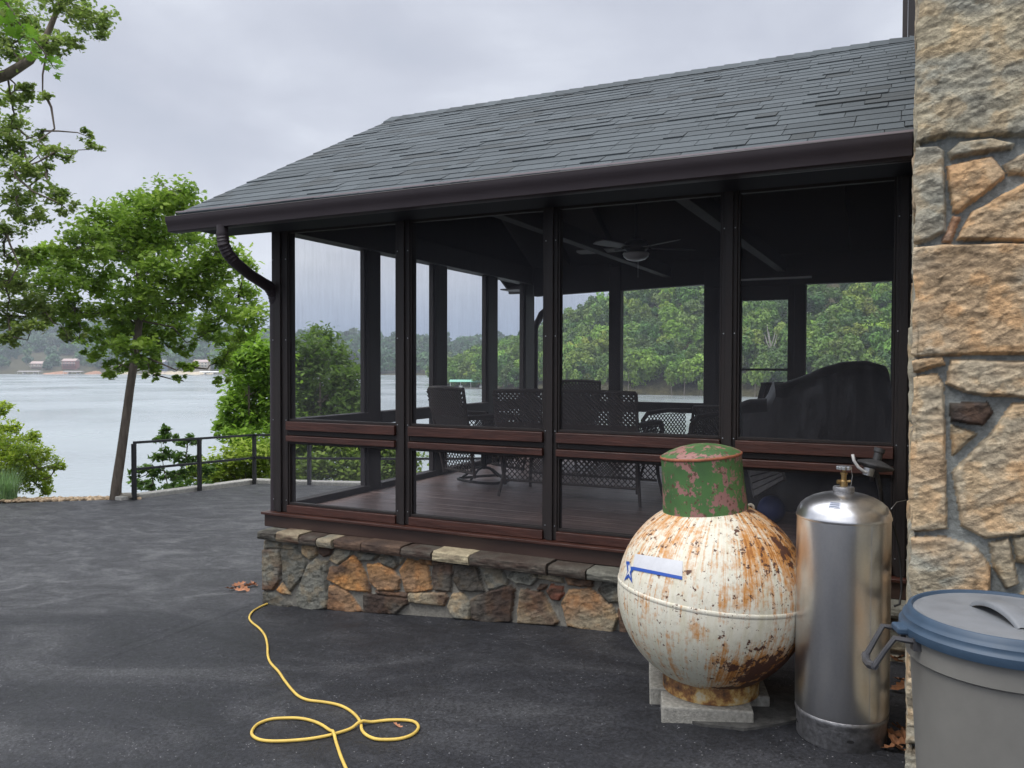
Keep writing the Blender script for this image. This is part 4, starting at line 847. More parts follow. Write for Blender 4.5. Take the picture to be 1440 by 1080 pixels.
while x < -.03:
    b = min(x+.3, -.012); h_ = .02; g_ = rn.uniform(.7, 1.1)
    rc.add([(x, YR-.15, ZR-.055), (x, YR, ZR+.024+.012), (x, YR+.15, ZR-.055), (b, YR-.15, ZR-.062), (b, YR, ZR+.022), (b, YR+.15, ZR-.062), (x, YR-.15, ZR-.075), (x, YR+.15, ZR-.075), (b, YR-.15, ZR-.08), (b, YR+.15, ZR-.08)], [(0, 3, 4, 1), (1, 4, 5, 2), (0, 1, 2, 7, 6), (3, 8, 9, 5, 4), (0, 6, 8, 3), (2, 5, 9, 7)], np.array([.084, .098, .108])*g_); x += .145
rc.build('ridge_cap', M['shingle'], roof)
MB().box((XL-.03, YE-.035, ZE+.002), (-.01, YE-.028, ZE+.011)).build('drip_edge', M['edge_metal'], roof)
# rake boards, soffit, fascia
for s in (1, -1):
    y0, z0_, y1, z1_ = YE, ZE-.052, YR, ZR-.052
    if s < 0: y0, y1 = YB2, YR
    m_ = MB().add([(XL-.015, y0, z0_+.03), (XL-.015, y1, z1_+.03), (XL-.015, y1, z1_-.13), (XL-.015, y0, z0_-.10), (XL+.01, y0, z0_+.03), (XL+.01, y1, z1_+.03), (XL+.01, y1, z1_-.13), (XL+.01, y0, z0_-.10)], [(0, 1, 2, 3), (7, 6, 5, 4), (0, 4, 5, 1), (1, 5, 6, 2), (2, 6, 7, 3), (3, 7, 4, 0)])
    m_.build('rake_board', M['gutter'], porch)
pbox('soffit', (XL+.02, YE+.02, H(1.018)), (-.02, YF-.05, H(1.034)), M['shade']); pbox('fascia', (XL+.0, YE-.018, H(1.0)), (-.015, YE+.018, ZE-.055), M['gutter'])
pbox('soffit', (XL+.02, YK+.12, H(.995)), (-.08, YB2-.02, H(1.012)), M['gutter']); pbox('fascia', (XL, YB2-.015, H(.985)), (-.08, YB2+.018, ZE-.055), M['gutter'])
for yy in (YF+.02, YK+.0): pass
gb = MB().prism([(YF+.0, H(1.241)), (YK+.06, H(1.241)), (YR, H(2.50))], .05, Matrix(((0, 0, 1, XW-.03), (1, 0, 0, 0), (0, 1, 0, 0), (0, 0, 0, 1)))); gb.build('gable_wall', M['indoor'], porch)
pbox('header_beam', (XW-.03, YF+.0, H(1.0)), (XW+.05, YF+.02, H(1.02)), M['post'])
# gutter: K profile swept along x
gp = [(0, .135), (0, .0), (-.072, .0), (-.079, .004), (-.083, .030), (-.091, .052), (-.099, .070), (-.103, .088), (-.104, .108), (-.099, .108), (-.098, .088), (-.094, .072), (-.086, .058), (-.080, .036), (-.076, .014), (-.068, .006), (-.006, .006), (-.006, .135)]
def gutter(yb, zb, x0, x1, s):
    m_ = MB(); n = len(gp); vs = [(x, yb+s*a, zb+b-(.02 if x == x0 else 0)) for x in (x0, x1) for a, b in gp]
    m_.add(vs, [(i, (i+1) % n, n+(i+1) % n, n+i) for i in range(n)])
    for x in (x0, x1): m_.add([(x, yb+s*a, zb+b-(.02 if x == x0 else 0)) for a, b in gp[:7]], [tuple(range(7))])
    return m_.build('gutter', M['gutter'], porch, smooth='auto')
gutter(YE-.02, H(1.003), -5.0, -.018, 1); gutter(YB2+.02, H(.995), -5.0, -.09, -1)
MB().tube([(-5.0, YE-.122, H(1.091)), (-.02, YE-.122, H(1.111))], .0035, 6).build('gutter_lip', M['gutter'], porch)
# downspouts with corrugated elbows
def spout(x, yg, yw, s, zbot):
    path = [(x-.02, yg, H(1.0)), (x-.02, yg, H(.93)), (x-.01, yg, H(.86)), (x+.0, yg+s*.03, H(.80)), (x+.01, yg+s*.09, H(.745)), (x+.0, yg+s*.25, H(.67)), (x-.01, yw-s*.09, H(.60)), (x-.02, yw-s*.03, H(.545)), (x-.03, yw, H(.48)), (x-.03, yw, H(.4)), (x-.03, yw, zbot)]
    pts = []; rad = []
    P_ = [np.array(p) for p in path]
    for i in range(len(P_)-1):
        k = 9 if i in (1, 2, 3, 6, 7) else 3
        for t in range(k):
            f = t/k; pts.append(P_[i]*(1-f)+P_[i+1]*f); rad.append(.042+(.0035 if (i in (1, 2, 3, 6, 7) and t % 3 == 0) else 0))
    pts.append(P_[-1]); rad.append(.042)
    return MB().tube(pts, rad, 14).build('downspout', M['gutter'], porch, smooth='auto')
ds = spout(-4.46, YE-.07, YF+.02, 1, H(-1.19)); ds.location = (0, 0, 0)
spout(-4.42, YB2+.07, YK+.16, -1, H(-1.9))
# cross ties and rafters inside
for x in (-2.62, -1.32): pbox('tie_beam', (x-.045, YF+.14, H(1.04)), (x+.045, YK-.1, H(1.17)), M['tie'])
for x in (-3.9, -3.25, -1.95, -.65):
    for s in (1, -1):
        y0, z0_ = (YE+.5, ZE+.5*(ZR-ZE)/(YR-YE)); yy0 = y0 if s == 1 else 2*YR-y0
        MB().bar((x, yy0, z0_-.11), (x, YR, ZR-.11), .045, .1).build('rafter', M['indoor'], porch)
pbox('ridge_beam', (XW+.03, YR-.03, ZR-.2), (-.07, YR+.03, ZR-.07), M['indoor'])
# ================================================================ RAILING
rl = empty('black_railing', (-11.45, 9.3, gz(-11.45, 9.3)), 'black steel two-rail railing along the outer edge of the drive', 'railing')
path = [(-11.45, 9.3), (-11.45, 10.67), (-11.45, 12.03), (-10.1, 12.03), (-8.75, 12.03), (-7.4, 12.03), (-6.05, 12.03), (-4.75, 12.03)]
tops = []
for x, y in path:
    z = gz(x, y); MB().box((x-.03, y-.03, z-.1), (x+.03, y+.03, z+.92)).build('post', M['iron'], rl, bevel=.004); tops.append(z)
for (a, b, za, zb) in zip(path, path[1:], tops, tops[1:]):
    for h in (.94, .50):
        e = .03 if h < .9 else 0; d = np.array([b[0]-a[0], b[1]-a[1]]); d = d/np.linalg.norm(d)*e
        MB().bar((a[0]+d[0], a[1]+d[1], za+h), (b[0]-d[0], b[1]-d[1], zb+h), .045 if h > .9 else .035, .04).build('top_rail' if h > .9 else 'middle_rail', M['iron'], rl)
# ================================================================ SPHERE TANK
TC = cf(.945, 3.85, -1.068); TR = .440
def tankmat(name, base, kind):
    m = bpy.data.materials.new(name); m.use_nodes = True; nt = m.node_tree; p = nt.nodes['Principled BSDF']; g = nd(nt, 'ShaderNodeTexCoord').outputs['Object']
    big = nd(nt, 'ShaderNodeTexNoise', {'Vector': g, 'Scale': 3.2, 'Detail': 5.0, 'Roughness': .6})
    med = nd(nt, 'ShaderNodeTexNoise', {'Vector': g, 'Scale': 15.0, 'Detail': 9.0, 'Roughness': .68})
    mps = nd(nt, 'ShaderNodeMapping', {'Vector': g, 'Scale': (34, 34, 3.0)}); stk = nd(nt, 'ShaderNodeTexNoise', {'Vector': mps.outputs[0], 'Scale': 1.0, 'Detail': 6.0, 'Roughness': .65})
    if kind == 'body':
        s = nd(nt, 'ShaderNodeSeparateXYZ', {0: g}); side = s.outputs[0]
        flat = nd(nt, 'ShaderNodeVectorMath', {0: g, 1: (1, 1, 0)}, operation='MULTIPLY'); unit = nd(nt, 'ShaderNodeVectorMath', {0: flat.outputs[0]}, operation='NORMALIZE')
        def runs(k, zs, off):
            sc_ = nd(nt, 'ShaderNodeVectorMath', {0: unit.outputs[0], 1: (k, k, 0)}, operation='MULTIPLY'); zz_ = nd(nt, 'ShaderNodeCombineXYZ', {2: math_(nt, 'MULTIPLY', s.outputs[2], zs), 0: off})
            return nd(nt, 'ShaderNodeTexNoise', {'Vector': nd(nt, 'ShaderNodeVectorMath', {0: sc_.outputs[0], 1: zz_.outputs[0]}, operation='ADD').outputs[0], 'Scale': 1.0, 'Detail': 7.0, 'Roughness': .68}).outputs[0]
        st1 = runs(26.0, 3.2, 0.0); st2 = runs(11.0, 5.0, 9.0)
        def mr_(v, a, b): return nd(nt, 'ShaderNodeMapRange', {'Value': v, 'From Min': a, 'From Max': b, 'To Min': 0., 'To Max': 1.0}).outputs[0]
        up = mr_(s.outputs[2], .0, .26); dn = mr_(s.outputs[2], -.06, -.2); rt_ = mr_(side, -.08, .22); rt2 = mr_(side, -.12, .12); lt_ = mr_(side, -.22, -.36)
        wear = math_(nt, 'ADD', math_(nt, 'MULTIPLY', up, math_(nt, 'ADD', math_(nt, 'MULTIPLY', rt_, .75), math_(nt, 'ADD', .28, math_(nt, 'MULTIPLY', lt_, .35)))), math_(nt, 'MULTIPLY', math_(nt, 'MULTIPLY', dn, rt2), 1.25))
        dirt0 = nd(nt, 'ShaderNodeTexNoise', {'Vector': g, 'Scale': 34.0, 'Detail': 8.0, 'Roughness': .75}).outputs[0]
        patch_ = nd(nt, 'ShaderNodeTexNoise', {'Vector': g, 'Scale': 7.0, 'Detail': 6.0, 'Roughness': .62}).outputs[0]
        run = math_(nt, 'ADD', math_(nt, 'ADD', math_(nt, 'MULTIPLY', st1, .62), math_(nt, 'MULTIPLY', st2, .38)), math_(nt, 'ADD', math_(nt, 'MULTIPLY', wear, .19), math_(nt, 'ADD', math_(nt, 'MULTIPLY', patch_, .50), math_(nt, 'MULTIPLY', math_(nt, 'SUBTRACT', dirt0, .5), .45))))
        cream = ramp(nt, st2, [(.3, (.60, .56, .42)), (.5, (.70, .67, .57)), (.7, (.62, .61, .52))])
        cream = mixc(nt, math_(nt, 'MULTIPLY', mr_(s.outputs[2], .0, -.25), .4), cream, (.50, .51, .38, 1))
        dirt = nd(nt, 'ShaderNodeTexNoise', {'Vector': g, 'Scale': 28.0, 'Detail': 8.0, 'Roughness': .8}).outputs[0]
        cream = mixc(nt, ramp(nt, dirt, [(.5, (0, 0, 0)), (.72, (.5, .5, .5))]), cream, (.33, .31, .23, 1))
        col = mixc(nt, ramp(nt, run, [(.775, (0, 0, 0)), (.84, (.5, .5, .5)), (.93, (1, 1, 1))]), cream, (.52, .235, .06, 1))
        col = mixc(nt, ramp(nt, run, [(.95, (0, 0, 0)), (1.0, (.7, .7, .7))]), col, (.26, .09, .028, 1))
        chip = math_(nt, 'ADD', med.outputs[0], math_(nt, 'ADD', math_(nt, 'MULTIPLY', wear, .12), math_(nt, 'MULTIPLY', math_(nt, 'MULTIPLY', dn, rt2), .075)))
        pit = ramp(nt, chip, [(.655, (0, 0, 0)), (.67, (1, 1, 1))])
        col = mixc(nt, pit, col, (.10, .045, .03, 1))
        sp = nd(nt, 'ShaderNodeTexNoise', {'Vector': g, 'Scale': 48.0, 'Detail': 5.0, 'Roughness': .65})
        col = mixc(nt, ramp(nt, math_(nt, 'ADD', sp.outputs[0], math_(nt, 'MULTIPLY', wear, .045)), [(.625, (0, 0, 0)), (.645, (1, 1, 1))]), col, (.10, .045, .028, 1))
        hgt = math_(nt, 'SUBTRACT', math_(nt, 'MULTIPLY', sp.outputs[0], .25), math_(nt, 'MULTIPLY', pit, .5))
    elif kind == 'cap':
        gr = ramp(nt, big.outputs[0], [(.3, (.040, .085, .035)), (.55, (.07, .16, .05)), (.75, (.11, .22, .07))])
        f = math_(nt, 'ADD', math_(nt, 'MULTIPLY', med.outputs[0], .8), math_(nt, 'MULTIPLY', stk.outputs[0], .28))
        pit = ramp(nt, f, [(.56, (0, 0, 0)), (.575, (1, 1, 1))])
        col = mixc(nt, pit, gr, (.29, .145, .13, 1))
        col = mixc(nt, ramp(nt, f, [(.69, (0, 0, 0)), (.72, (1, 1, 1))]), col, (.13, .05, .03, 1))
        sp = nd(nt, 'ShaderNodeTexNoise', {'Vector': g, 'Scale': 40.0, 'Detail': 6.0, 'Roughness': .7})
        col = mixc(nt, ramp(nt, sp.outputs[0], [(.57, (0, 0, 0)), (.62, (1, 1, 1))]), col, (.10, .05, .035, 1))
        hgt = math_(nt, 'MULTIPLY', pit, -.5)
    else:
        col = ramp(nt, med.outputs[0], [(.35, (.05, .028, .02)), (.48, (.22, .10, .035)), (.56, (.42, .27, .09)), (.66, (.45, .40, .28))]); hgt = med.outputs[0]
    nt.links.new(col, p.inputs['Base Color']); p.inputs['Roughness'].default_value = .55; p.inputs['Specular IOR Level'].default_value = .35
    nt.links.new(nd(nt, 'ShaderNodeBump', {'Height': hgt, 'Strength': .5, 'Distance': .006}).outputs[0], p.inputs['Normal'])
    return m
tank = empty('propane_tank', (TC[0], TC[1], H(-1.522)), 'rusty cream ball-shaped propane tank with a peeling green and pink cap', 'gas tank')
Mt = Matrix.Translation(Vector(TC)) @ Matrix.Rotation(YAW, 4, 'Z') @ Matrix.Rotation(R(4.5), 4, 'Y')
prof = []
for i in range(65):
    a = -math.pi/2+math.pi*i/64; prof.append((max(TR*math.cos(a), 0), TR*math.sin(a)))
body = MB().lathe(prof, n=96).build('body', tankmat('rusty_cream_paint', None, 'body'), None, smooth=True)
body.matrix_world = Mt; body.parent = tank; body.matrix_parent_inverse = parent_world(tank).inverted()
def put(o, Mw, par): o.matrix_world = Mw; o.parent = par; o.matrix_parent_inverse = parent_world(par).inverted(); return o
seam = MB().lathe([(TR-.003, -.013), (TR+.0015, -.009), (TR+.0022, 0), (TR+.0015, .008), (TR-.003, .012)], n=96); put(seam.build('seam_band', bpy.data.materials['rusty_cream_paint'], None, smooth=True), Mt @ Matrix.Translation((0, 0, .018)), tank)
capc = Vector((TC[0], TC[1], H(-.648))) + Vector(R0)*-.035
Mc = Matrix.Translation(capc) @ Matrix.Rotation(YAW, 4, 'Z') @ Matrix.Rotation(R(-5), 4, 'Y')
cp = MB().lathe([(.196, -.05), (.199, -.05), (.195, .0), (.188, .11), (.1855, .223), (.1875, .225), (.188, .23), (.185, .236), (.15, .254), (.10, .270), (.05, .279), (0.0, .282)], n=72); capm = tankmat('peeling_green_paint', None, 'cap')
put(cp.build('valve_cover', capm, None, smooth='auto'), Mc, tank)
put(MB().lathe([(.185, .221), (.1892, .223), (.1905, .228), (.189, .233), (.184, .2358)], n=72).build('cover_rim', mat('bare_rusty_edge', (.30, .10, .05, 1), .7, noise=.4, nscale=40), None, smooth=True), Mc, tank)
put(MB().lathe([(.2, -.005), (.218, .0), (.222, .0), (.222, .085), (.216, .097), (.19, .10)], n=64).build('base_ring', tankmat('flaking_ring_paint', None, 'ring'), None, smooth='auto'), Matrix.Translation((TC[0], TC[1], H(-1.522))), tank)
# lifting lug on the shoulder
lg = at(1055, 714, 3.93); put(MB().lathe([(.010, -.006), (.020, -.006), (.022, 0), (.020, .006), (.010, .006), (.010, -.006)], n=16, cap=False).build('lifting_lug', bpy.data.materials['rusty_cream_paint'], None, smooth=True), Matrix.Translation(Vector(lg)) @ Matrix.Rotation(YAW, 4, 'Z') @ Matrix.Rotation(R(90), 4, 'X'), tank)
# decal lying on the ball: cut out of the ball's own surface, 1-3 mm proud
def onball(px, py, off):
    d = ray(px, py); d = d/np.linalg.norm(d); oc = np.array([0, 0, EYE])-TC; rr_ = TR+off; b = oc@d; c = oc@oc-rr_*rr_; t = -b-math.sqrt(max(b*b-c, 0)); return np.array([0, 0, EYE])+d*t
def Z6(x, y): return (x/3.857+860, y/3.857+760)     # reading frame of the decal
def patch(name, quad, off, mt, par, nu=24, nv=8):
    (a, b, c_, d_) = [np.array(q, float) for q in quad]; P = []
    for i in range(nu+1):
        u = i/nu; P.append([onball(*Z6(*((a*(1-u)+b*u)*(1-v)+(d_*(1-u)+c_*u)*v)), off) for v in np.linspace(0, 1, nv+1)])
    return gridmesh(name, np.array(P), mt, None, par)
M['decalw'] = mat('white_decal_film', (.56, .57, .60, 1), .4, noise=.06, nscale=30); M['decalb'] = mat('blue_decal_print', (.018, .075, .36, 1), .4)
dec = patch('decal', [(128, 72), (386, 112), (384, 214), (112, 158)], .0015, M['decalw'], tank)
patch('stripe', [(118, 142), (383, 195), (383, 213), (118, 160)], .003, M['decalb'], dec, 24, 2)
def starpts(): return [(78, 113), (96, 113), (100, 142), (120, 142), (118, 160), (107, 176), (112, 233), (92, 200), (68, 218), (86, 170)]
def fan(name, pts, off, mt, par):
    pts = np.array(pts, float); c = pts.mean(0); m_ = MB(); V = [onball(*Z6(*c), off)]; n = len(pts)
    for k in range(1, 5): V += [onball(*Z6(*(c+(p-c)*k/4)), off) for p in pts]
    F = [(0, 1+i, 1+(i+1) % n) for i in range(n)]+[(1+(k-1)*n+i, 1+k*n+i, 1+k*n+(i+1) % n, 1+(k-1)*n+(i+1) % n) for k in range(1, 4) for i in range(n)]
    m_.add(V, F); return m_.build(name, mt, par)
fan('star', starpts(), .003, M['decalb'], dec); sp_ = np.array(starpts(), float); fan('star_centre', [(101, 120), (104, 160), (98, 172), (104, 205), (92, 180), (78, 196), (92, 166), (88, 128), (95, 140)], .0045, M['decalw'], dec)
# blocks under the tank
def block(cx, z, w_, l_, h_, rz, label, top):
    c = cf(cx, z, top); b = MB().box((-w_/2, -l_/2, -h_), (w_/2, l_/2, 0))
    o = b.build('concrete_block', M['concrete'], None, bevel=.008, seg=3); o.location = c; o.rotation_euler = (0, 0, YAW+rz); tag(o, label, 'concrete block', 'blocks under the propane tank'); return o
block(.885, 3.69, .40, .18, .09, R(-9), 'front concrete paver under the rusty tank, long side to the viewer', -1.524)
block(1.13, 3.95, .19, .40, .088, R(-9), 'right concrete paver half hidden behind the front one under the tank', -1.526)
block(.78, 4.02, .19, .38, .09, R(-9), 'left concrete paver mostly hidden in shade under the tank', -1.5255)
# thin worn concrete pad the tank stood on
pd = MB(); c = cf(1.06, 3.74); a = np.random.default_rng(6); ring = []
for k in range(26):
    t = k/26*6.283; rr_ = 1+.12*math.sin(3*t)+a.normal()*.05; q = c+R0*(.36*rr_*math.cos(t))+F0*(.19*rr_*math.sin(t)); ring.append((q[0], q[1], gz(q[0], q[1])+.014))
pd.add(ring+[(p[0], p[1], p[2]-.06) for p in ring], [tuple(range(26))]+[(i, (i+1) % 26, 26+(i+1) % 26, 26+i) for i in range(26)])
tag(pd.build('worn_pad', mat('stained_pad_concrete', (.062, .061, .058, 1), .95, noise=.5, nscale=22, bump=.8, bscale=70)), kind='structure')
# ================================================================ ALUMINIUM CYLINDER
GC = cf(.4065*3.46, 3.46); gx, gy = GC[0], GC[1]; g0 = H(-1.572); GR = .187
cyl = empty('gas_cylinder', (gx, gy, g0), 'tall brushed aluminium gas cylinder with a domed shoulder and brass valve', 'gas cylinder')
def alumat():
    m = bpy.data.materials.new('brushed_aluminium'); m.use_nodes = True; nt = m.node_tree; p = nt.nodes['Principled BSDF']; g = nd(nt, 'ShaderNodeTexCoord').outputs['Object']
    a = nd(nt, 'ShaderNodeTexNoise', {'Vector': nd(nt, 'ShaderNodeMapping', {'Vector': g, 'Scale': (5, 5, 1.2)}).outputs[0], 'Scale': 2.0, 'Detail': 6.0, 'Roughness': .6}); b = nd(nt, 'ShaderNodeTexNoise', {'Vector': g, 'Scale': 90.0, 'Detail': 4.0})
    col = ramp(nt, a.outputs[0], [(.3, (.66, .66, .68)), (.5, (.73, .73, .74)), (.7, (.80, .79, .78))]); col = mixc(nt, .07, col, ramp(nt, b.outputs[0], [(.4, (.2, .2, .2)), (.6, (.8, .8, .8))]), 'OVERLAY')
    nt.links.new(col, p.inputs['Base Color']); p.inputs['Metallic'].default_value = 1.0
    nt.links.new(nd(nt, 'ShaderNodeMapRange', {'Value': b.outputs[0], 'To Min': .26, 'To Max': .33}).outputs[0], p.inputs['Roughness'])
    nt.links.new(nd(nt, 'ShaderNodeBump', {'Height': b.outputs[0], 'Strength': .03, 'Distance': .002}).outputs[0], p.inputs['Normal']); return m
AL = alumat(); ALd = mat('dull_foot_aluminium', (.25, .25, .26, 1), .5, metal=.85, noise=.35, nscale=35, bump=.3)
def wld(prof): return [(r_, g0+z) for r_, z in prof]
MB().lathe(wld([(.17, .115), (.183, .122), (GR, .135), (GR, .935), (GR+.0005, .94)]), gx, gy, 96).build('body', AL, cyl, smooth='auto')
MB().lathe(wld([(GR+.001, .93), (GR+.0035, .934), (GR+.0035, .941), (GR+.001, .946), (.184, .962), (.172, .984), (.152, 1.002), (.125, 1.017), (.095, 1.028), (.068, 1.034), (.05, 1.037), (.04, 1.038)]), gx, gy, 96).build('shoulder', AL, cyl, smooth='auto')
MB().lathe(wld([(.165, 0), (.178, 0), (.180, .004), (.180, .085), (.1845, .098), (.187, .108), (.187, .116), (.183, .122), (.17, .122)]), gx, gy, 96).build('foot_ring', ALd, cyl, smooth='auto')
for an in (-1.75, -.2, 1.4, 3): 
    dx, dy = math.cos(an+YAW), math.sin(an+YAW); MB().lathe([(0, .0), (.010, .0), (.010, .002), (0, .002)], n=16, M=Matrix.Translation((gx+dx*.1795, gy+dy*.1795, g0+.05)) @ Vector((dx, dy, 0)).to_track_quat('Z', 'Y').to_matrix().to_4x4() @ Matrix.Diagonal((1.4, .7, 1, 1))).build('vent_hole', M['black'], cyl)
MB().lathe(wld([(.04, 1.034), (.041, 1.036), (.043, 1.04), (.043, 1.058), (.040, 1.062), (.018, 1.063)]), gx, gy, 48).build('neck_collar', ALd, cyl, smooth='auto')
vb = MB().lathe(wld([(.016, 1.06), (.016, 1.085), (.011, 1.09), (.011, 1.112), (.014, 1.114), (.014, 1.122), (.007, 1.124), (.007, 1.135)]), gx, gy, 20); vb.tube([(gx, gy, g0+1.082), (gx-.028*R0[0], gy-.028*R0[1], g0+1.082)], .009, 10); vb.tube([(gx, gy, g0+1.082), (gx+.030*R0[0], gy+.03*R0[1]-.01, g0+1.086)], .006, 8)
va = vb.build('valve', M['brass'], cyl, smooth='auto')
kn = MB(); n = 60; ring = [((.029+.003*math.cos(9*2*math.pi*k/n))*math.cos(2*math.pi*k/n), (.029+.003*math.cos(9*2*math.pi*k/n))*math.sin(2*math.pi*k/n)) for k in range(n)]
kn.prism(ring, .014, Matrix.Translation((gx, gy, g0+1.134))); kn.build('hand_wheel', M['greymetal'], va, bevel=.002)
MB().tube([(gx+.028, gy, g0+1.14), (gx+.034, gy-.005, g0+1.11), (gx+.028, gy-.01, g0+1.06)], .0012, 5).build('tag_wire', M['greymetal'], va)
# sticker on the shoulder
sk = []; 
for i in range(9):
    an = YAW-math.pi/2-.75+.3*i/8; sk.append([(gx+r_*math.cos(an), gy+r_*math.sin(an), g0+z+.0012) for r_, z in ((.166, .992), (.153, 1.0025), (.139, 1.011))])
stk_ = gridmesh('sticker', np.array(sk), mat('pale_sticker', (.55, .58, .66, 1), .4), None, cyl)
for j in range(3):
    ln = []
    for i in range(7):
        an = YAW-math.pi/2-.73+.24*i/6; r_ = .161-.008*j; z = .9965+.0068*j; ln.append([(gx+(r_+.002)*math.cos(an), gy+(r_+.002)*math.sin(an), g0+z+.0012-.0008+.0014), (gx+(r_-.001)*math.cos(an), gy+(r_-.001)*math.sin(an), g0+z+.0036)])
    gridmesh('printed_line', np.array(ln), mat('faint_print', (.10, .13, .22, 1), .5), None, stk_)
# faint scuffed lettering band replaced by a weld line down the body
MB().tube([(gx-.0*R0[0]+(GR+.0002)*math.cos(YAW-1.35), gy+(GR+.0002)*math.sin(YAW-1.35), g0+.14), (gx+(GR+.0002)*math.cos(YAW-1.35), gy+(GR+.0002)*math.sin(YAW-1.35), g0+.93)], .0012, 5).build('weld_line', AL, cyl)
# ================================================================ REGULATOR
rg = at(1231, 655, 4.32); reg = empty('gas_regulator', rg, 'grey gas regulator with a chimney cap and thin tube beside the cylinder valve', 'regulator')
Mr = Matrix.Translation(Vector(rg)) @ Matrix.Rotation(YAW, 4, 'Z') @ Matrix.Rotation(R(14), 4, 'Y')
DG = mat('dark_grey_casting', (.07, .07, .072, 1), .5, metal=.3, noise=.3, nscale=40)
MB().lathe([(0, -.03), (.04, -.025), (.085, -.008), (.092, 0), (.092, .006), (.085, .012), (.045, .026), (.022, .032), (.022, .07), (.028, .075), (.028, .095), (0, .098)], n=40, M=Mr).build('housing', DG, reg, smooth='auto')
MB().lathe([(.0, -.06), (.026, -.058), (.028, -.02), (.018, -.018)], n=20, M=Mr @ Matrix.Translation((-.05, -.05, .0))).build('fitting', M['greymetal'], reg, smooth='auto')
MB().tube([at(1199, 639, 4.28), at(1201, 648, 4.27), at(1207, 657, 4.26), at(1216, 664, 4.25), at(1224, 665, 4.26)], .008, 8).build('pigtail_tube', mat('pale_tube', (.5, .5, .5, 1), .4), reg, smooth=True)
MB().tube([at(1232, 662, 4.30), at(1238, 690, 4.45), at(1246, 760, 4.6), at(1250, 900, 4.7)], .012, 8).build('supply_pipe', DG, reg, smooth=True)
MB().tube([at(1228, 668, 4.30), at(1226, 672, 4.5), at(1226, 675, 4.9)], .012, 8).build('bracket', DG, reg)
hz_ = empty('gas_hose', at(1264, 800, 4.2), 'thin black hose hanging in a loop between the cylinder and the stone wall', 'hose')
MB().tube([at(1252, 728, 4.1), at(1258, 745, 4.15), at(1264, 770, 4.2), at(1267, 800, 4.2), at(1268, 830, 4.2), at(1265, 850, 4.18), at(1258, 852, 4.16)], .006, 8).build('hose', M['black'], hz_, smooth=True)
MB().tube([at(1253, 716, 3.8), at(1261, 706, 3.9), at(1275, 703, 4.0)], .0015, 5).build('wire', M['greymetal'], hz_, smooth=True)
# ================================================================ TRASH CAN
tx, tz = .609, 2.50; TK = cf(tx*tz, tz); t0 = gz(TK[0], TK[1]); TTOP = H(-.80)
can = empty('trash_can', (TK[0], TK[1], t0), 'grey plastic trash can with a blue-rimmed lid in front of the chimney', 'trash can')
GP = mat('grey_plastic', (.215, .208, .19, 1), .5, noise=.14, nscale=3, bump=.06, bscale=180); BL = mat('blue_plastic_rim', (.030, .058, .098, 1), .5, noise=.12, nscale=14); LG = mat('faded_lid_plastic', (.165, .175, .19, 1), .55, noise=.16, nscale=9, bump=.1, bscale=150); DP = mat('dark_handle_plastic', (.045, .045, .05, 1), .45, noise=.2, nscale=20)
HB = TTOP-t0; RT = .300
CS = .94
def tp(prof): return [(r_*CS, TTOP+z) for r_, z in prof]
MB().lathe([(r_*CS, z) for r_, z in [(0, t0+.004), (.225, t0+.004), (.238, t0+.02), (.245, t0+.06), (.283, TTOP-.122), (.285, TTOP-.112), (.297, TTOP-.104), (.301, TTOP-.03), (.303, TTOP-.012), (.296, TTOP-.008), (.290, TTOP-.03)]], TK[0], TK[1], 120, cap=False).build('body', GP, can, smooth='auto')
lid = MB().lathe(tp([(.300, -.034), (.318, -.034), (.3205, -.022), (.3195, -.008), (.313, -.002), (.309, .004), (.3085, .014), (.302, .020), (.297, .026), (.293, .038), (.287, .042), (.281, .041), (.276, .031)]), TK[0], TK[1], 120, cap=False).build('lid', BL, can, smooth='auto')
MB().lathe(tp([(.2762, .0312), (.270, .034), (.262, .032), (.25, .028), (.20, .026), (.10, .026), (0, .026)]), TK[0], TK[1], 120).build('lid_top', LG, lid, smooth='auto')
Ml = Matrix.Translation((TK[0], TK[1], TTOP+.026)) @ Matrix.Rotation(YAW+R(2), 4, 'Z')
hp = []
for i in range(15):
    u = i/14; yy = -.12+.24*u; zz = .036*math.sin(math.pi*min(max(u*1.0, 0), 1))**.6; hp.append([(-.034, yy, zz-.012), (-.034, yy, zz), (-.026, yy, zz+.004), (.026, yy, zz+.004), (.034, yy, zz), (.034, yy, zz-.012)])
hp = np.array([[tuple(Ml @ Vector((p[0]-.012, p[1]*1.0, p[2]+.006))) for p in row] for row in hp]); gridmesh('lid_handle', hp, LG, None, lid)
# recess under the grip
rs = MB().lathe([(.0, .0005), (.05, .0005), (.062, .003), (.066, .0005)], n=40, M=Ml @ Matrix.Diagonal((1.2, 1.15, 1, 1))); rs.build('grip_recess', LG, lid, smooth='auto')
# small marks and the blue tab at the left
Mh = Matrix.Translation((TK[0], TK[1], TTOP-.03)) @ Matrix.Rotation(YAW+math.pi+R(-8), 4, 'Z') @ Matrix.Translation((-.018, 0, 0))   # +x points to the handle side
MB().box((.300, -.035, .0), (.345, .035, .022), Mh).build('lid_tab', BL, lid, bevel=.006)
hnd = MB()
for s in (-1, 1): hnd.tube([tuple(Mh @ Vector(p)) for p in ((.29, s*.060, -.012), (.335, s*.062, -.006), (.362, s*.060, -.002), (.385, s*.052, -.04), (.418, s*.045, -.098))], [.011, .011, .011, .010, .012], 8, flat=.8)
hnd.tube([tuple(Mh @ Vector(p)) for p in ((.416, -.050, -.094), (.422, -.02, -.102), (.422, .02, -.102), (.416, .050, -.094))], [.013, .013, .013, .013], 8)
hnd.box((.28, -.075, -.035), (.312, -.045, .004), Mh); hnd.box((.28, .045, -.035), (.312, .075, .004), Mh)
hnd.build('handle', DP, can, smooth='auto')
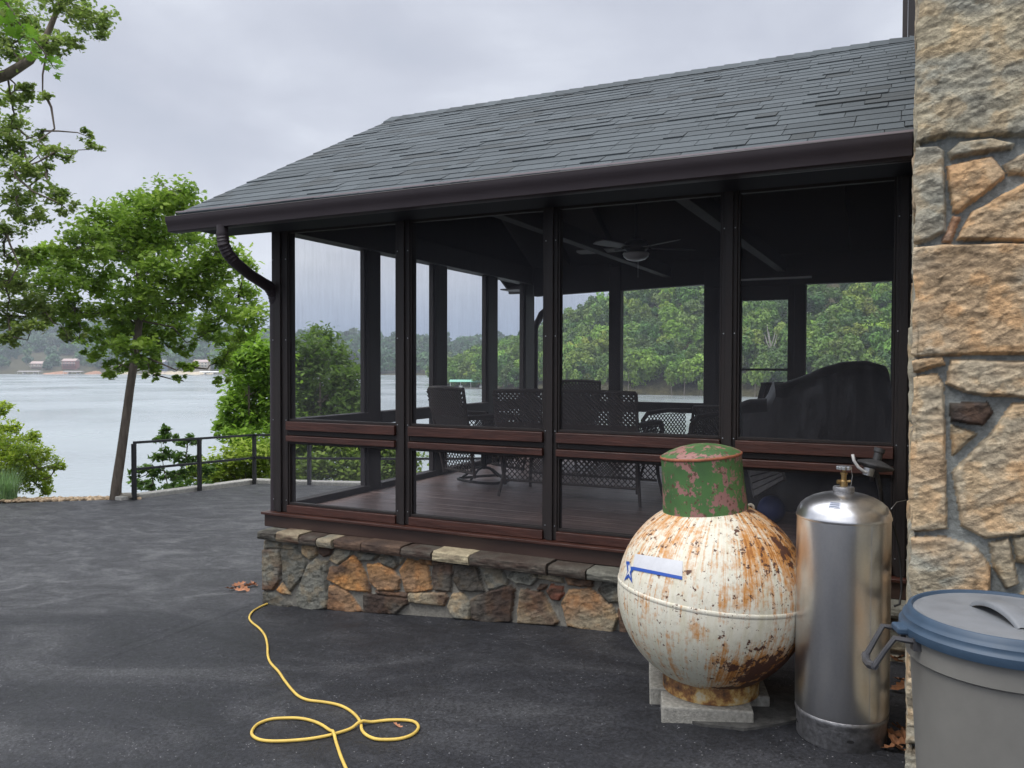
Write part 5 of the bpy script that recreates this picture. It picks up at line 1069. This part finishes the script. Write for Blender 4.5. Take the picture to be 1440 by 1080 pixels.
Mh2 = Matrix.Translation((TK[0], TK[1], TTOP-.03)) @ Matrix.Rotation(YAW+R(-8), 4, 'Z'); h2 = MB()
for s in (-1, 1): h2.tube([tuple(Mh2 @ Vector(p)) for p in ((.29, s*.060, -.012), (.345, s*.062, -.006), (.40, s*.055, -.04), (.41, s*.05, -.09))], [.011]*4, 8)
h2.tube([tuple(Mh2 @ Vector(p)) for p in ((.41, -.05, -.09), (.415, 0, -.098), (.41, .05, -.09))], .013, 8); h2.build('handle', DP, can, smooth='auto')
sk = []
for i in range(7):
    an = YAW+math.pi+-R(4)+R(7)*i/6; sk.append([((TK[0]+(.2467+(.0385*(z-.06)/(HB-.182)))*CS*math.cos(an)), TK[1]+(.2467+(.0385*(z-.06)/(HB-.182)))*CS*math.sin(an), t0+z) for z in (HB-.28, HB-.16)])
# ================================================================ HOSE ON THE GROUND, LEAVES
def Zc(x, y): return (x/3.6+300, y/3.6+800)
cp_ = [Zc(*q) for q in [(308, 176), (290, 180), (240, 200), (200, 225), (182, 255), (195, 280), (232, 310), (262, 350), (274, 400), (276, 450), (290, 490), (330, 535), (360, 580), (395, 625), (430, 660), (480, 682), (560, 692), (630, 706), (680, 728), (722, 762), (746, 800), (752, 835), (775, 862), (820, 882), (880, 886), (950, 880), (1010, 858), (1038, 825), (1025, 798), (985, 786), (910, 784), (840, 790), (760, 805), (690, 832), (600, 860), (500, 880), (400, 890), (300, 893), (235, 885), (200, 865), (196, 840), (225, 805), (290, 780), (370, 774), (440, 776), (510, 792), (565, 820), (605, 858), (625, 910), (645, 970), (670, 1030), (700, 1090), (740, 1180)]]
# smooth by Catmull-Rom in image reading space, then lay on the asphalt
pts = []
for i in range(len(cp_)-1):
    p0, p1, p2, p3 = [np.array(cp_[min(max(i+k, 0), len(cp_)-1)]) for k in (-1, 0, 1, 2)]
    for t in np.linspace(0, 1, 6)[:-1]: pts.append(.5*((2*p1)+(p2-p0)*t+(2*p0-5*p1+4*p2-p3)*t*t+(3*p1-p0-3*p2+p3)*t**3))
pts.append(np.array(cp_[-1])); W = np.array([on_ground(*p) for p in pts])
W[:, 2] += (fbm(np.stack([W[:, 0]*.35, W[:, 1]*.35, W[:, 0]*0], -1), 3)-.5)*.035+.0085
idx = np.arange(len(W)); 
for k in range(len(W)):       # lift the later strand where the hose crosses itself
    d = np.linalg.norm(W[:, :2]-W[k, :2], axis=1); m = (d < .022) & (np.abs(idx-k) > 12)
    if m.any() and k > idx[m].min(): W[k, 2] += .014
zs_ = W[:, 2].copy()
for _ in range(3): zs_[1:-1] = np.maximum(zs_[1:-1], (zs_[:-2]+zs_[2:])/2-.0005)
W[:, 2] = zs_
o = MB().tube(list(W), .0072, 10).build('yellow_hose', M['cord'], None, smooth=True); tag(o, 'thin yellow hose snaking over the asphalt and crossing itself in a loop', 'hose')
def leafpile(name, label, pts_, s, mt, grp):
    r = np.random.default_rng(len(label)); m_ = MB()
    for (px, py) in pts_:
        g_ = on_ground(px, py)+np.array([0, 0, s*.35]); E = Matrix.Translation(Vector(g_)) @ Euler((r.uniform(-.6, .6), r.uniform(-.6, .6), r.uniform(0, 6.3))).to_matrix().to_4x4()
        k = len(OAK); V = [E @ Vector((p[0]*s*1.3, p[1]*s*2, abs(p[0])*s*.9+p[1]**2*s*1.2)) for p in OAK]; m_.add(V+[E @ Vector((0, 0, 0))], [(i, (i+1) % k, k) for i in range(k)])
    return tag(m_.build(name, mt), label, 'dry leaves', grp)
leafpile('dry_leaves', 'small heap of pinkish brown dry leaves on the drive left of the stone base corner', [(326, 832), (332, 829), (338, 834), (345, 832), (352, 827), (356, 826), (336, 826), (345, 829)], .062, M['deadleaf'], None)
leafpile('dry_leaf', 'single folded brown leaf lying inside the right loop of the yellow hose', [(560, 1025)], .03, M['deadleaf'], None)
for lab, pts_ in (('brown leaves on the ground between the cylinder foot and the chimney', [(1262, 1040), (1268, 1050), (1258, 1052), (1270, 1032), (1265, 1060), (1272, 1046), (1264, 1030), (1254, 1058)]), ('few brown leaves on the ground below the black hose beside the chimney', [(1264, 930), (1268, 925), (1260, 934), (1270, 968), (1264, 974), (1268, 962)])):
    leafpile('dry_leaves', lab, pts_, .05, M['litter'], None)
# ================================================================ PORCH CONTENTS
def lattice(mb, O, u, v, w_, h_, sp=.045, th=.007, diag=True):
    O, u, v = map(lambda a: np.array(a, float), (O, u, v)); n = np.cross(u, v)
    def seg(a, b, off):
        mb.bar(O+u*a[0]+v*a[1]+n*off, O+u*b[0]+v*b[1]+n*off, th, th*.7, up=tuple(n))
    k = -h_
    while k < w_:
        a = (max(k, 0), max(-k, 0)); t = min(w_-a[0], h_-a[1])
        if t > .02: seg(a, (a[0]+t, a[1]+t), 0)
        x = k+h_; a = (min(x, w_), max(x-w_, 0)); t = min(a[0], h_-a[1])
        if t > .02: seg(a, (a[0]-t, a[1]+t), th*.6)
        k += sp
def wicker(x, y, rz, W_, label, hb=.92, swivel=False, dens=.040):
    t = empty('wicker_loveseat' if W_ > 1 else 'wicker_chair', (x, y, FL), label, 'loveseat' if W_ > 1 else 'chair', 'dark wicker seats in the porch')
    E = Matrix.Translation((x, y, FL+.002)) @ Matrix.Rotation(rz, 4, 'Z')      # seat opens towards +y local
    wp = lambda p: np.array(E @ Vector(p)); wd = lambda p: np.array(E.to_3x3() @ Vector(p)); D = .56; sh = .40
    sb = MB().box((-W_/2, -D/2, sh-.05), (W_/2, D/2, sh), E); sb.build('seat', M['wicker'], t, bevel=.015)
    bk = MB(); hw = W_/2+.03; bk.add([wp(p) for p in ((-W_/2, -D/2-.01, sh), (W_/2, -D/2-.01, sh), (hw, -D/2-.13, hb-.26), (-hw, -D/2-.13, hb-.26), (-W_/2, -D/2+.02, sh), (W_/2, -D/2+.02, sh), (hw, -D/2-.1, hb-.26), (-hw, -D/2-.1, hb-.26))], [(0, 1, 2, 3), (7, 6, 5, 4), (0, 4, 5, 1), (1, 5, 6, 2), (2, 6, 7, 3), (3, 7, 4, 0)])
    bk.tube([wp((-hw, -D/2-.15, hb)), wp((-hw/2, -D/2-.16, hb+.008)), wp((0, -D/2-.165, hb+.012)), wp((hw/2, -D/2-.16, hb+.008)), wp((hw, -D/2-.15, hb))], .018, 8)
    for s in (-1, 1): bk.tube([wp((s*W_/2, -D/2, .1)), wp((s*hw, -D/2-.11, hb-.26)), wp((s*hw, -D/2-.15, hb))], .016, 8)
    v = wd((0, -.06, .26)); v /= np.linalg.norm(v); lattice(bk, wp((-hw, -D/2-.115, hb-.26)), wd((1, 0, 0)), v, 2*hw, .26, dens, .017)
    bk.build('backrest', M['wicker'], t)
    ap = MB(); lattice(ap, wp((-W_/2, -D/2, .14)), wd((1, 0, 0)), wd((0, 0, 1)), W_, sh-.19, dens*1.25, .008); lattice(ap, wp((-W_/2, D/2, .14)), wd((1, 0, 0)), wd((0, 0, 1)), W_, sh-.19, dens*1.25, .008)
    ap.tube([wp((-W_/2, -D/2, .14)), wp((W_/2, -D/2, .14))], .012, 6); ap.tube([wp((-W_/2, D/2, .14)), wp((W_/2, D/2, .14))], .012, 6); ap.build('apron', M['wicker'], t)
    for s in (-1, 1):
        am = MB(); am.tube([wp((s*hw, -D/2-.1, .66)), wp((s*(hw+.02), -.05, .67)), wp((s*(hw+.02), D/2-.06, .65)), wp((s*(hw+.01), D/2+.02, .58)), wp((s*W_/2, D/2+.01, sh))], .024, 8); lattice(am, wp((s*W_/2, -D/2, sh)), wd((0, 1, 0)), wd((0, 0, 1)), D, .24, dens*1.2, .009); am.build('armrest', M['wicker'], t)
    if swivel:
        b = MB(); n = 28; b.tube([wp((.25*math.cos(6.2832*k/n), .25*math.sin(6.2832*k/n), .03+.02*math.sin(6.2832*k/n)**2)) for k in range(n+1)], .014, 6)
        for k in range(4): a = k*1.5708+.4; b.tube([wp((.25*math.cos(a), .25*math.sin(a), .04)), wp((.1*math.cos(a), .1*math.sin(a), .14)), wp((0, 0, .16))], .012, 6)
        b.tube([wp((0, 0, .14)), wp((0, 0, sh-.05))], .03, 8); b.build('swivel_base', M['iron'], t)
    else:
        for sx in (-1, 1):
            for sy in (-1, 1): MB().tube([wp((sx*W_/2, sy*D/2, sh-.05)), wp((sx*(W_/2+.01), sy*(D/2), .2)), wp((sx*(W_/2+.04), sy*(D/2+.05), .0))], [.018, .016, .013], 8).build('leg', M['wicker'], t)
    return t
wicker(-3.72, 6.98, R(-28), .54, 'dark wicker swivel chair with its back to the second porch window, round base', swivel=True)
wicker(-2.60, 6.68, R(0), 1.2, 'long dark wicker loveseat seen from behind across the middle porch windows')
wicker(-3.55, 8.5, R(180), .55, 'dark wicker chair facing the drive, its top showing above the loveseat', hb=.95)
wicker(-2.05, 8.25, R(150), .6, 'low dark wicker armchair with curved arms right of the loveseat', hb=.70)
# slatted folding chair
t = empty('reclining_chair', (-1.42, 8.0, FL), 'tall reclined dark slat chair back beside the thick screen post', 'chair')
E = Matrix.Translation((-1.47, 8.0, FL)) @ Matrix.Rotation(R(70), 4, 'Z'); wp = lambda p: np.array(E @ Vector(p))
b = MB()
for k in range(9): b.bar(wp((-.24+k*.06, -.20, .36)), wp((-.24+k*.06, -.36, .98)), .045, .014, up=(0, 1, 0))
b.bar(wp((-.27, -.36, .98)), wp((.27, -.36, .98)), .03, .03); b.build('backrest', M['iron'], t)
b = MB()
for k in range(8): b.bar(wp((-.26, -.18+k*.06, .36+.006*k)), wp((.26, -.18+k*.06, .36+.006*k)), .045, .014)
b.build('seat', M['iron'], t)
for sx in (-1, 1):
    for sy in (-1, 1): MB().tube([wp((sx*.26, sy*.18, .36)), wp((sx*.27, -sy*.2, .003))], .014, 6).build('leg', M['iron'], t)
# ceiling fan
fc = cf(1.125, 7.48, 1.06); fan_ = empty('ceiling_fan', (fc[0], fc[1], ZR), 'five-bladed ceiling fan with a pale glass light bowl hanging in the porch', 'ceiling fan')
MB().tube([(fc[0], fc[1], ZR-.2), (fc[0], fc[1], fc[2]+.08)], .013, 8).build('rod', M['iron'], fan_)
MB().lathe([(0, .09), (.05, .085), (.10, .06), (.115, .03), (.11, .0), (.09, -.02), (.07, -.035), (0, -.035)], fc[0], fc[1], 32, M=Matrix.Translation((0, 0, fc[2]))).build('motor', M['iron'], fan_, smooth='auto')
MB().lathe([(.112, -.036), (.120, -.045), (.112, -.07), (.085, -.095), (.045, -.108), (0, -.112)], fc[0], fc[1], 32, M=Matrix.Translation((0, 0, fc[2]))).build('light_bowl', M['fan_glass'], fan_, smooth='auto')
for k in range(5):
    Mb = Matrix.Translation(Vector(fc)) @ Matrix.Rotation(YAW+R(10+72*k), 4, 'Z') @ Matrix.Rotation(R(12), 4, 'X'); bl = MB().prism([(.16, -.045), (.46, -.06), (.56, -.055), (.58, 0), (.56, .055), (.46, .06), (.16, .045)], .008, Mb).build('blade', M['fan_blade'], fan_)
    MB().box((.08, -.018, -.006), (.2, .018, -.001), Mb).build('blade_arm', M['iron'], bl)
MB().tube([(fc[0]+.02, fc[1], fc[2]-.03), (fc[0]+.02, fc[1], fc[2]-.26)], .0015, 4).build('pull_chain', M['greymetal'], fan_)
# covered grill
gr = empty('covered_grill', (-.62, 7.0, FL), 'large gas grill under a black fabric cover near the right porch window', 'grill')
E = Matrix.Translation((-.72, 7.05, FL)) @ Matrix.Rotation(R(12), 4, 'Z'); nx, nz = 44, 26
outline = [(-.62, .74), (-.60, .83), (-.50, .87), (-.36, .88), (-.345, .96), (-.33, 1.02), (-.26, 1.00), (-.12, 1.05), (.05, 1.13), (.2, 1.18), (.4, 1.19), (.52, 1.15), (.56, .9), (.66, .88), (.70, .8)]
ox = [p[0] for p in outline]; oz = [p[1] for p in outline]; G = []
for i in range(nx+1):
    x = -.62+1.32*i/nx; tp_ = float(np.interp(x, ox, oz)); row = []
    hood = np.clip((tp_-.9)/.3, 0, 1)
    for j in range(33):
        s = j/32; 
        if s < .36: z = tp_*(s/.36)*.93; y = -.30+.03*hood*(s/.36)
        elif s < .64: u = (s-.36)/.28; y = -.27+.54*u; z = tp_*(.93+.07*math.sin(math.pi*u))
        else: z = tp_*.93*(1-(s-.64)/.36); y = .28
        e = min(i, nx-i)/nx; y *= min(1, .55+e*12); row.append((x, y, z))
    G.append(row)
G = np.array(G); nzz = fbm(G*[7, 7, 2.5]+5, 4)-.5; G[..., 1] -= nzz*.09*np.sign(-G[..., 1]+1e-6); G[..., 0] += (fbm(G*5+50, 3)-.5)*.03; G[..., 2] = np.maximum(G[..., 2], .003)
G = np.array([[tuple(E @ Vector(p)) for p in row] for row in G]); nn, mm = G.shape[:2]; m_ = MB(); ix = np.arange(nn*mm).reshape(nn, mm); m_.v = [tuple(q) for q in G.reshape(-1, 3)]
m_.f = [(int(ix[u, v]), int(ix[u+1, v]), int(ix[u+1, v+1]), int(ix[u, v+1])) for u in range(nn-1) for v in range(mm-1)]+[tuple(int(q) for q in ix[0]), tuple(int(q) for q in ix[-1])]
m_.build('cover', M['cover'], gr, smooth='auto')
for sx in (-.4, .45):
    for sy in (-.2, .2): p = E @ Vector((sx, sy, .04)); MB().lathe([(0, -.012), (.035, -.012), (.038, 0), (.035, .012), (0, .012)], n=16, M=Matrix.Translation(p) @ Matrix.Rotation(R(90), 4, 'X')).build('wheel', M['black'], gr)
# blue ball, tilted slatted board, white box
bc = cf((1087-720)/FPX*5.96, 5.96); o = MB().lathe([(max(.1*math.cos(a), 0), FL+.1+.1*math.sin(a)) for a in np.linspace(-1.5708, 1.5708, 25)], bc[0], bc[1], 40).build('blue_ball', M['ball'], None, smooth=True); tag(o, 'dark blue ball on the porch floor behind the propane tank cap', 'ball')
t = empty('slatted_panel', on_y(1072, 660, 5.9), 'grey slatted panel leaning in the porch behind the tank cap', 'panel'); t.location.z = FL
SPm = mat('weathered_grey_board', (.13, .125, .125, 1), .8, noise=.3, nscale=20); a_, b_, c_, d_ = [on_y(px, py, 5.95+dy) for px, py, dy in ((1050, 644, .2), (1095, 646, .2), (1102, 676, .0), (1062, 700, .0))]
k = 6; m1 = MB()
for i in range(k):
    u0_, u1_ = i/k+.012, (i+1)/k-.012; q = [a_*(1-u0_)+d_*u0_, b_*(1-u0_)+c_*u0_, b_*(1-u1_)+c_*u1_, a_*(1-u1_)+d_*u1_]; nn_ = np.array([0, -.018, .01]); m1.add(q+[p+nn_ for p in q], [(0, 1, 2, 3), (7, 6, 5, 4), (0, 4, 5, 1), (1, 5, 6, 2), (2, 6, 7, 3), (3, 7, 4, 0)])
m1.build('slats', SPm, t); m2 = MB(); 
for (p, q) in ((a_, d_), (b_, c_)): m2.bar(p+[0, .02, 0], q+[0, .02, 0], .03, .02)
m2.build('frame', SPm, t)
o = MB().box((-.045, -.03, 0), (.045, .03, .055)).build('white_box', M['white'], None, bevel=.005); p = at(1138, 605, 6.6); o.location = (p[0], p[1], p[2]-.03); tag(o, 'tiny white box on the ledge in front of the covered grill', 'box')
lt = empty('side_table', (p[0], p[1], FL), 'small low dark table standing in front of the covered grill', 'table'); MB().box((p[0]-.25, p[1]-.14, p[2]-.055), (p[0]+.25, p[1]+.14, p[2]-.031)).build('table_top', M['iron'], lt, bevel=.004)
for sx in (-.22, .22):
    for sy in (-.11, .11): MB().box((p[0]+sx-.015, p[1]+sy-.015, FL), (p[0]+sx+.015, p[1]+sy+.015, p[2]-.056)).build('leg', M['iron'], lt)
# ================================================================ HAZE over the lake
hz = bpy.data.materials.new('lake_haze'); hz.use_nodes = True; nt = hz.node_tree; nt.nodes.clear()
pv = nd(nt, 'ShaderNodeVolumePrincipled', {'Color': (.80, .88, 1.0, 1), 'Density': .00026, 'Anisotropy': .2})
nd(nt, 'ShaderNodeOutputMaterial', {'Volume': pv.outputs[0]})
o = MB().box((-1700, -120, H(-14.5)), (1700, 1600, H(112))).build('haze', hz); tag(o, kind='stuff')
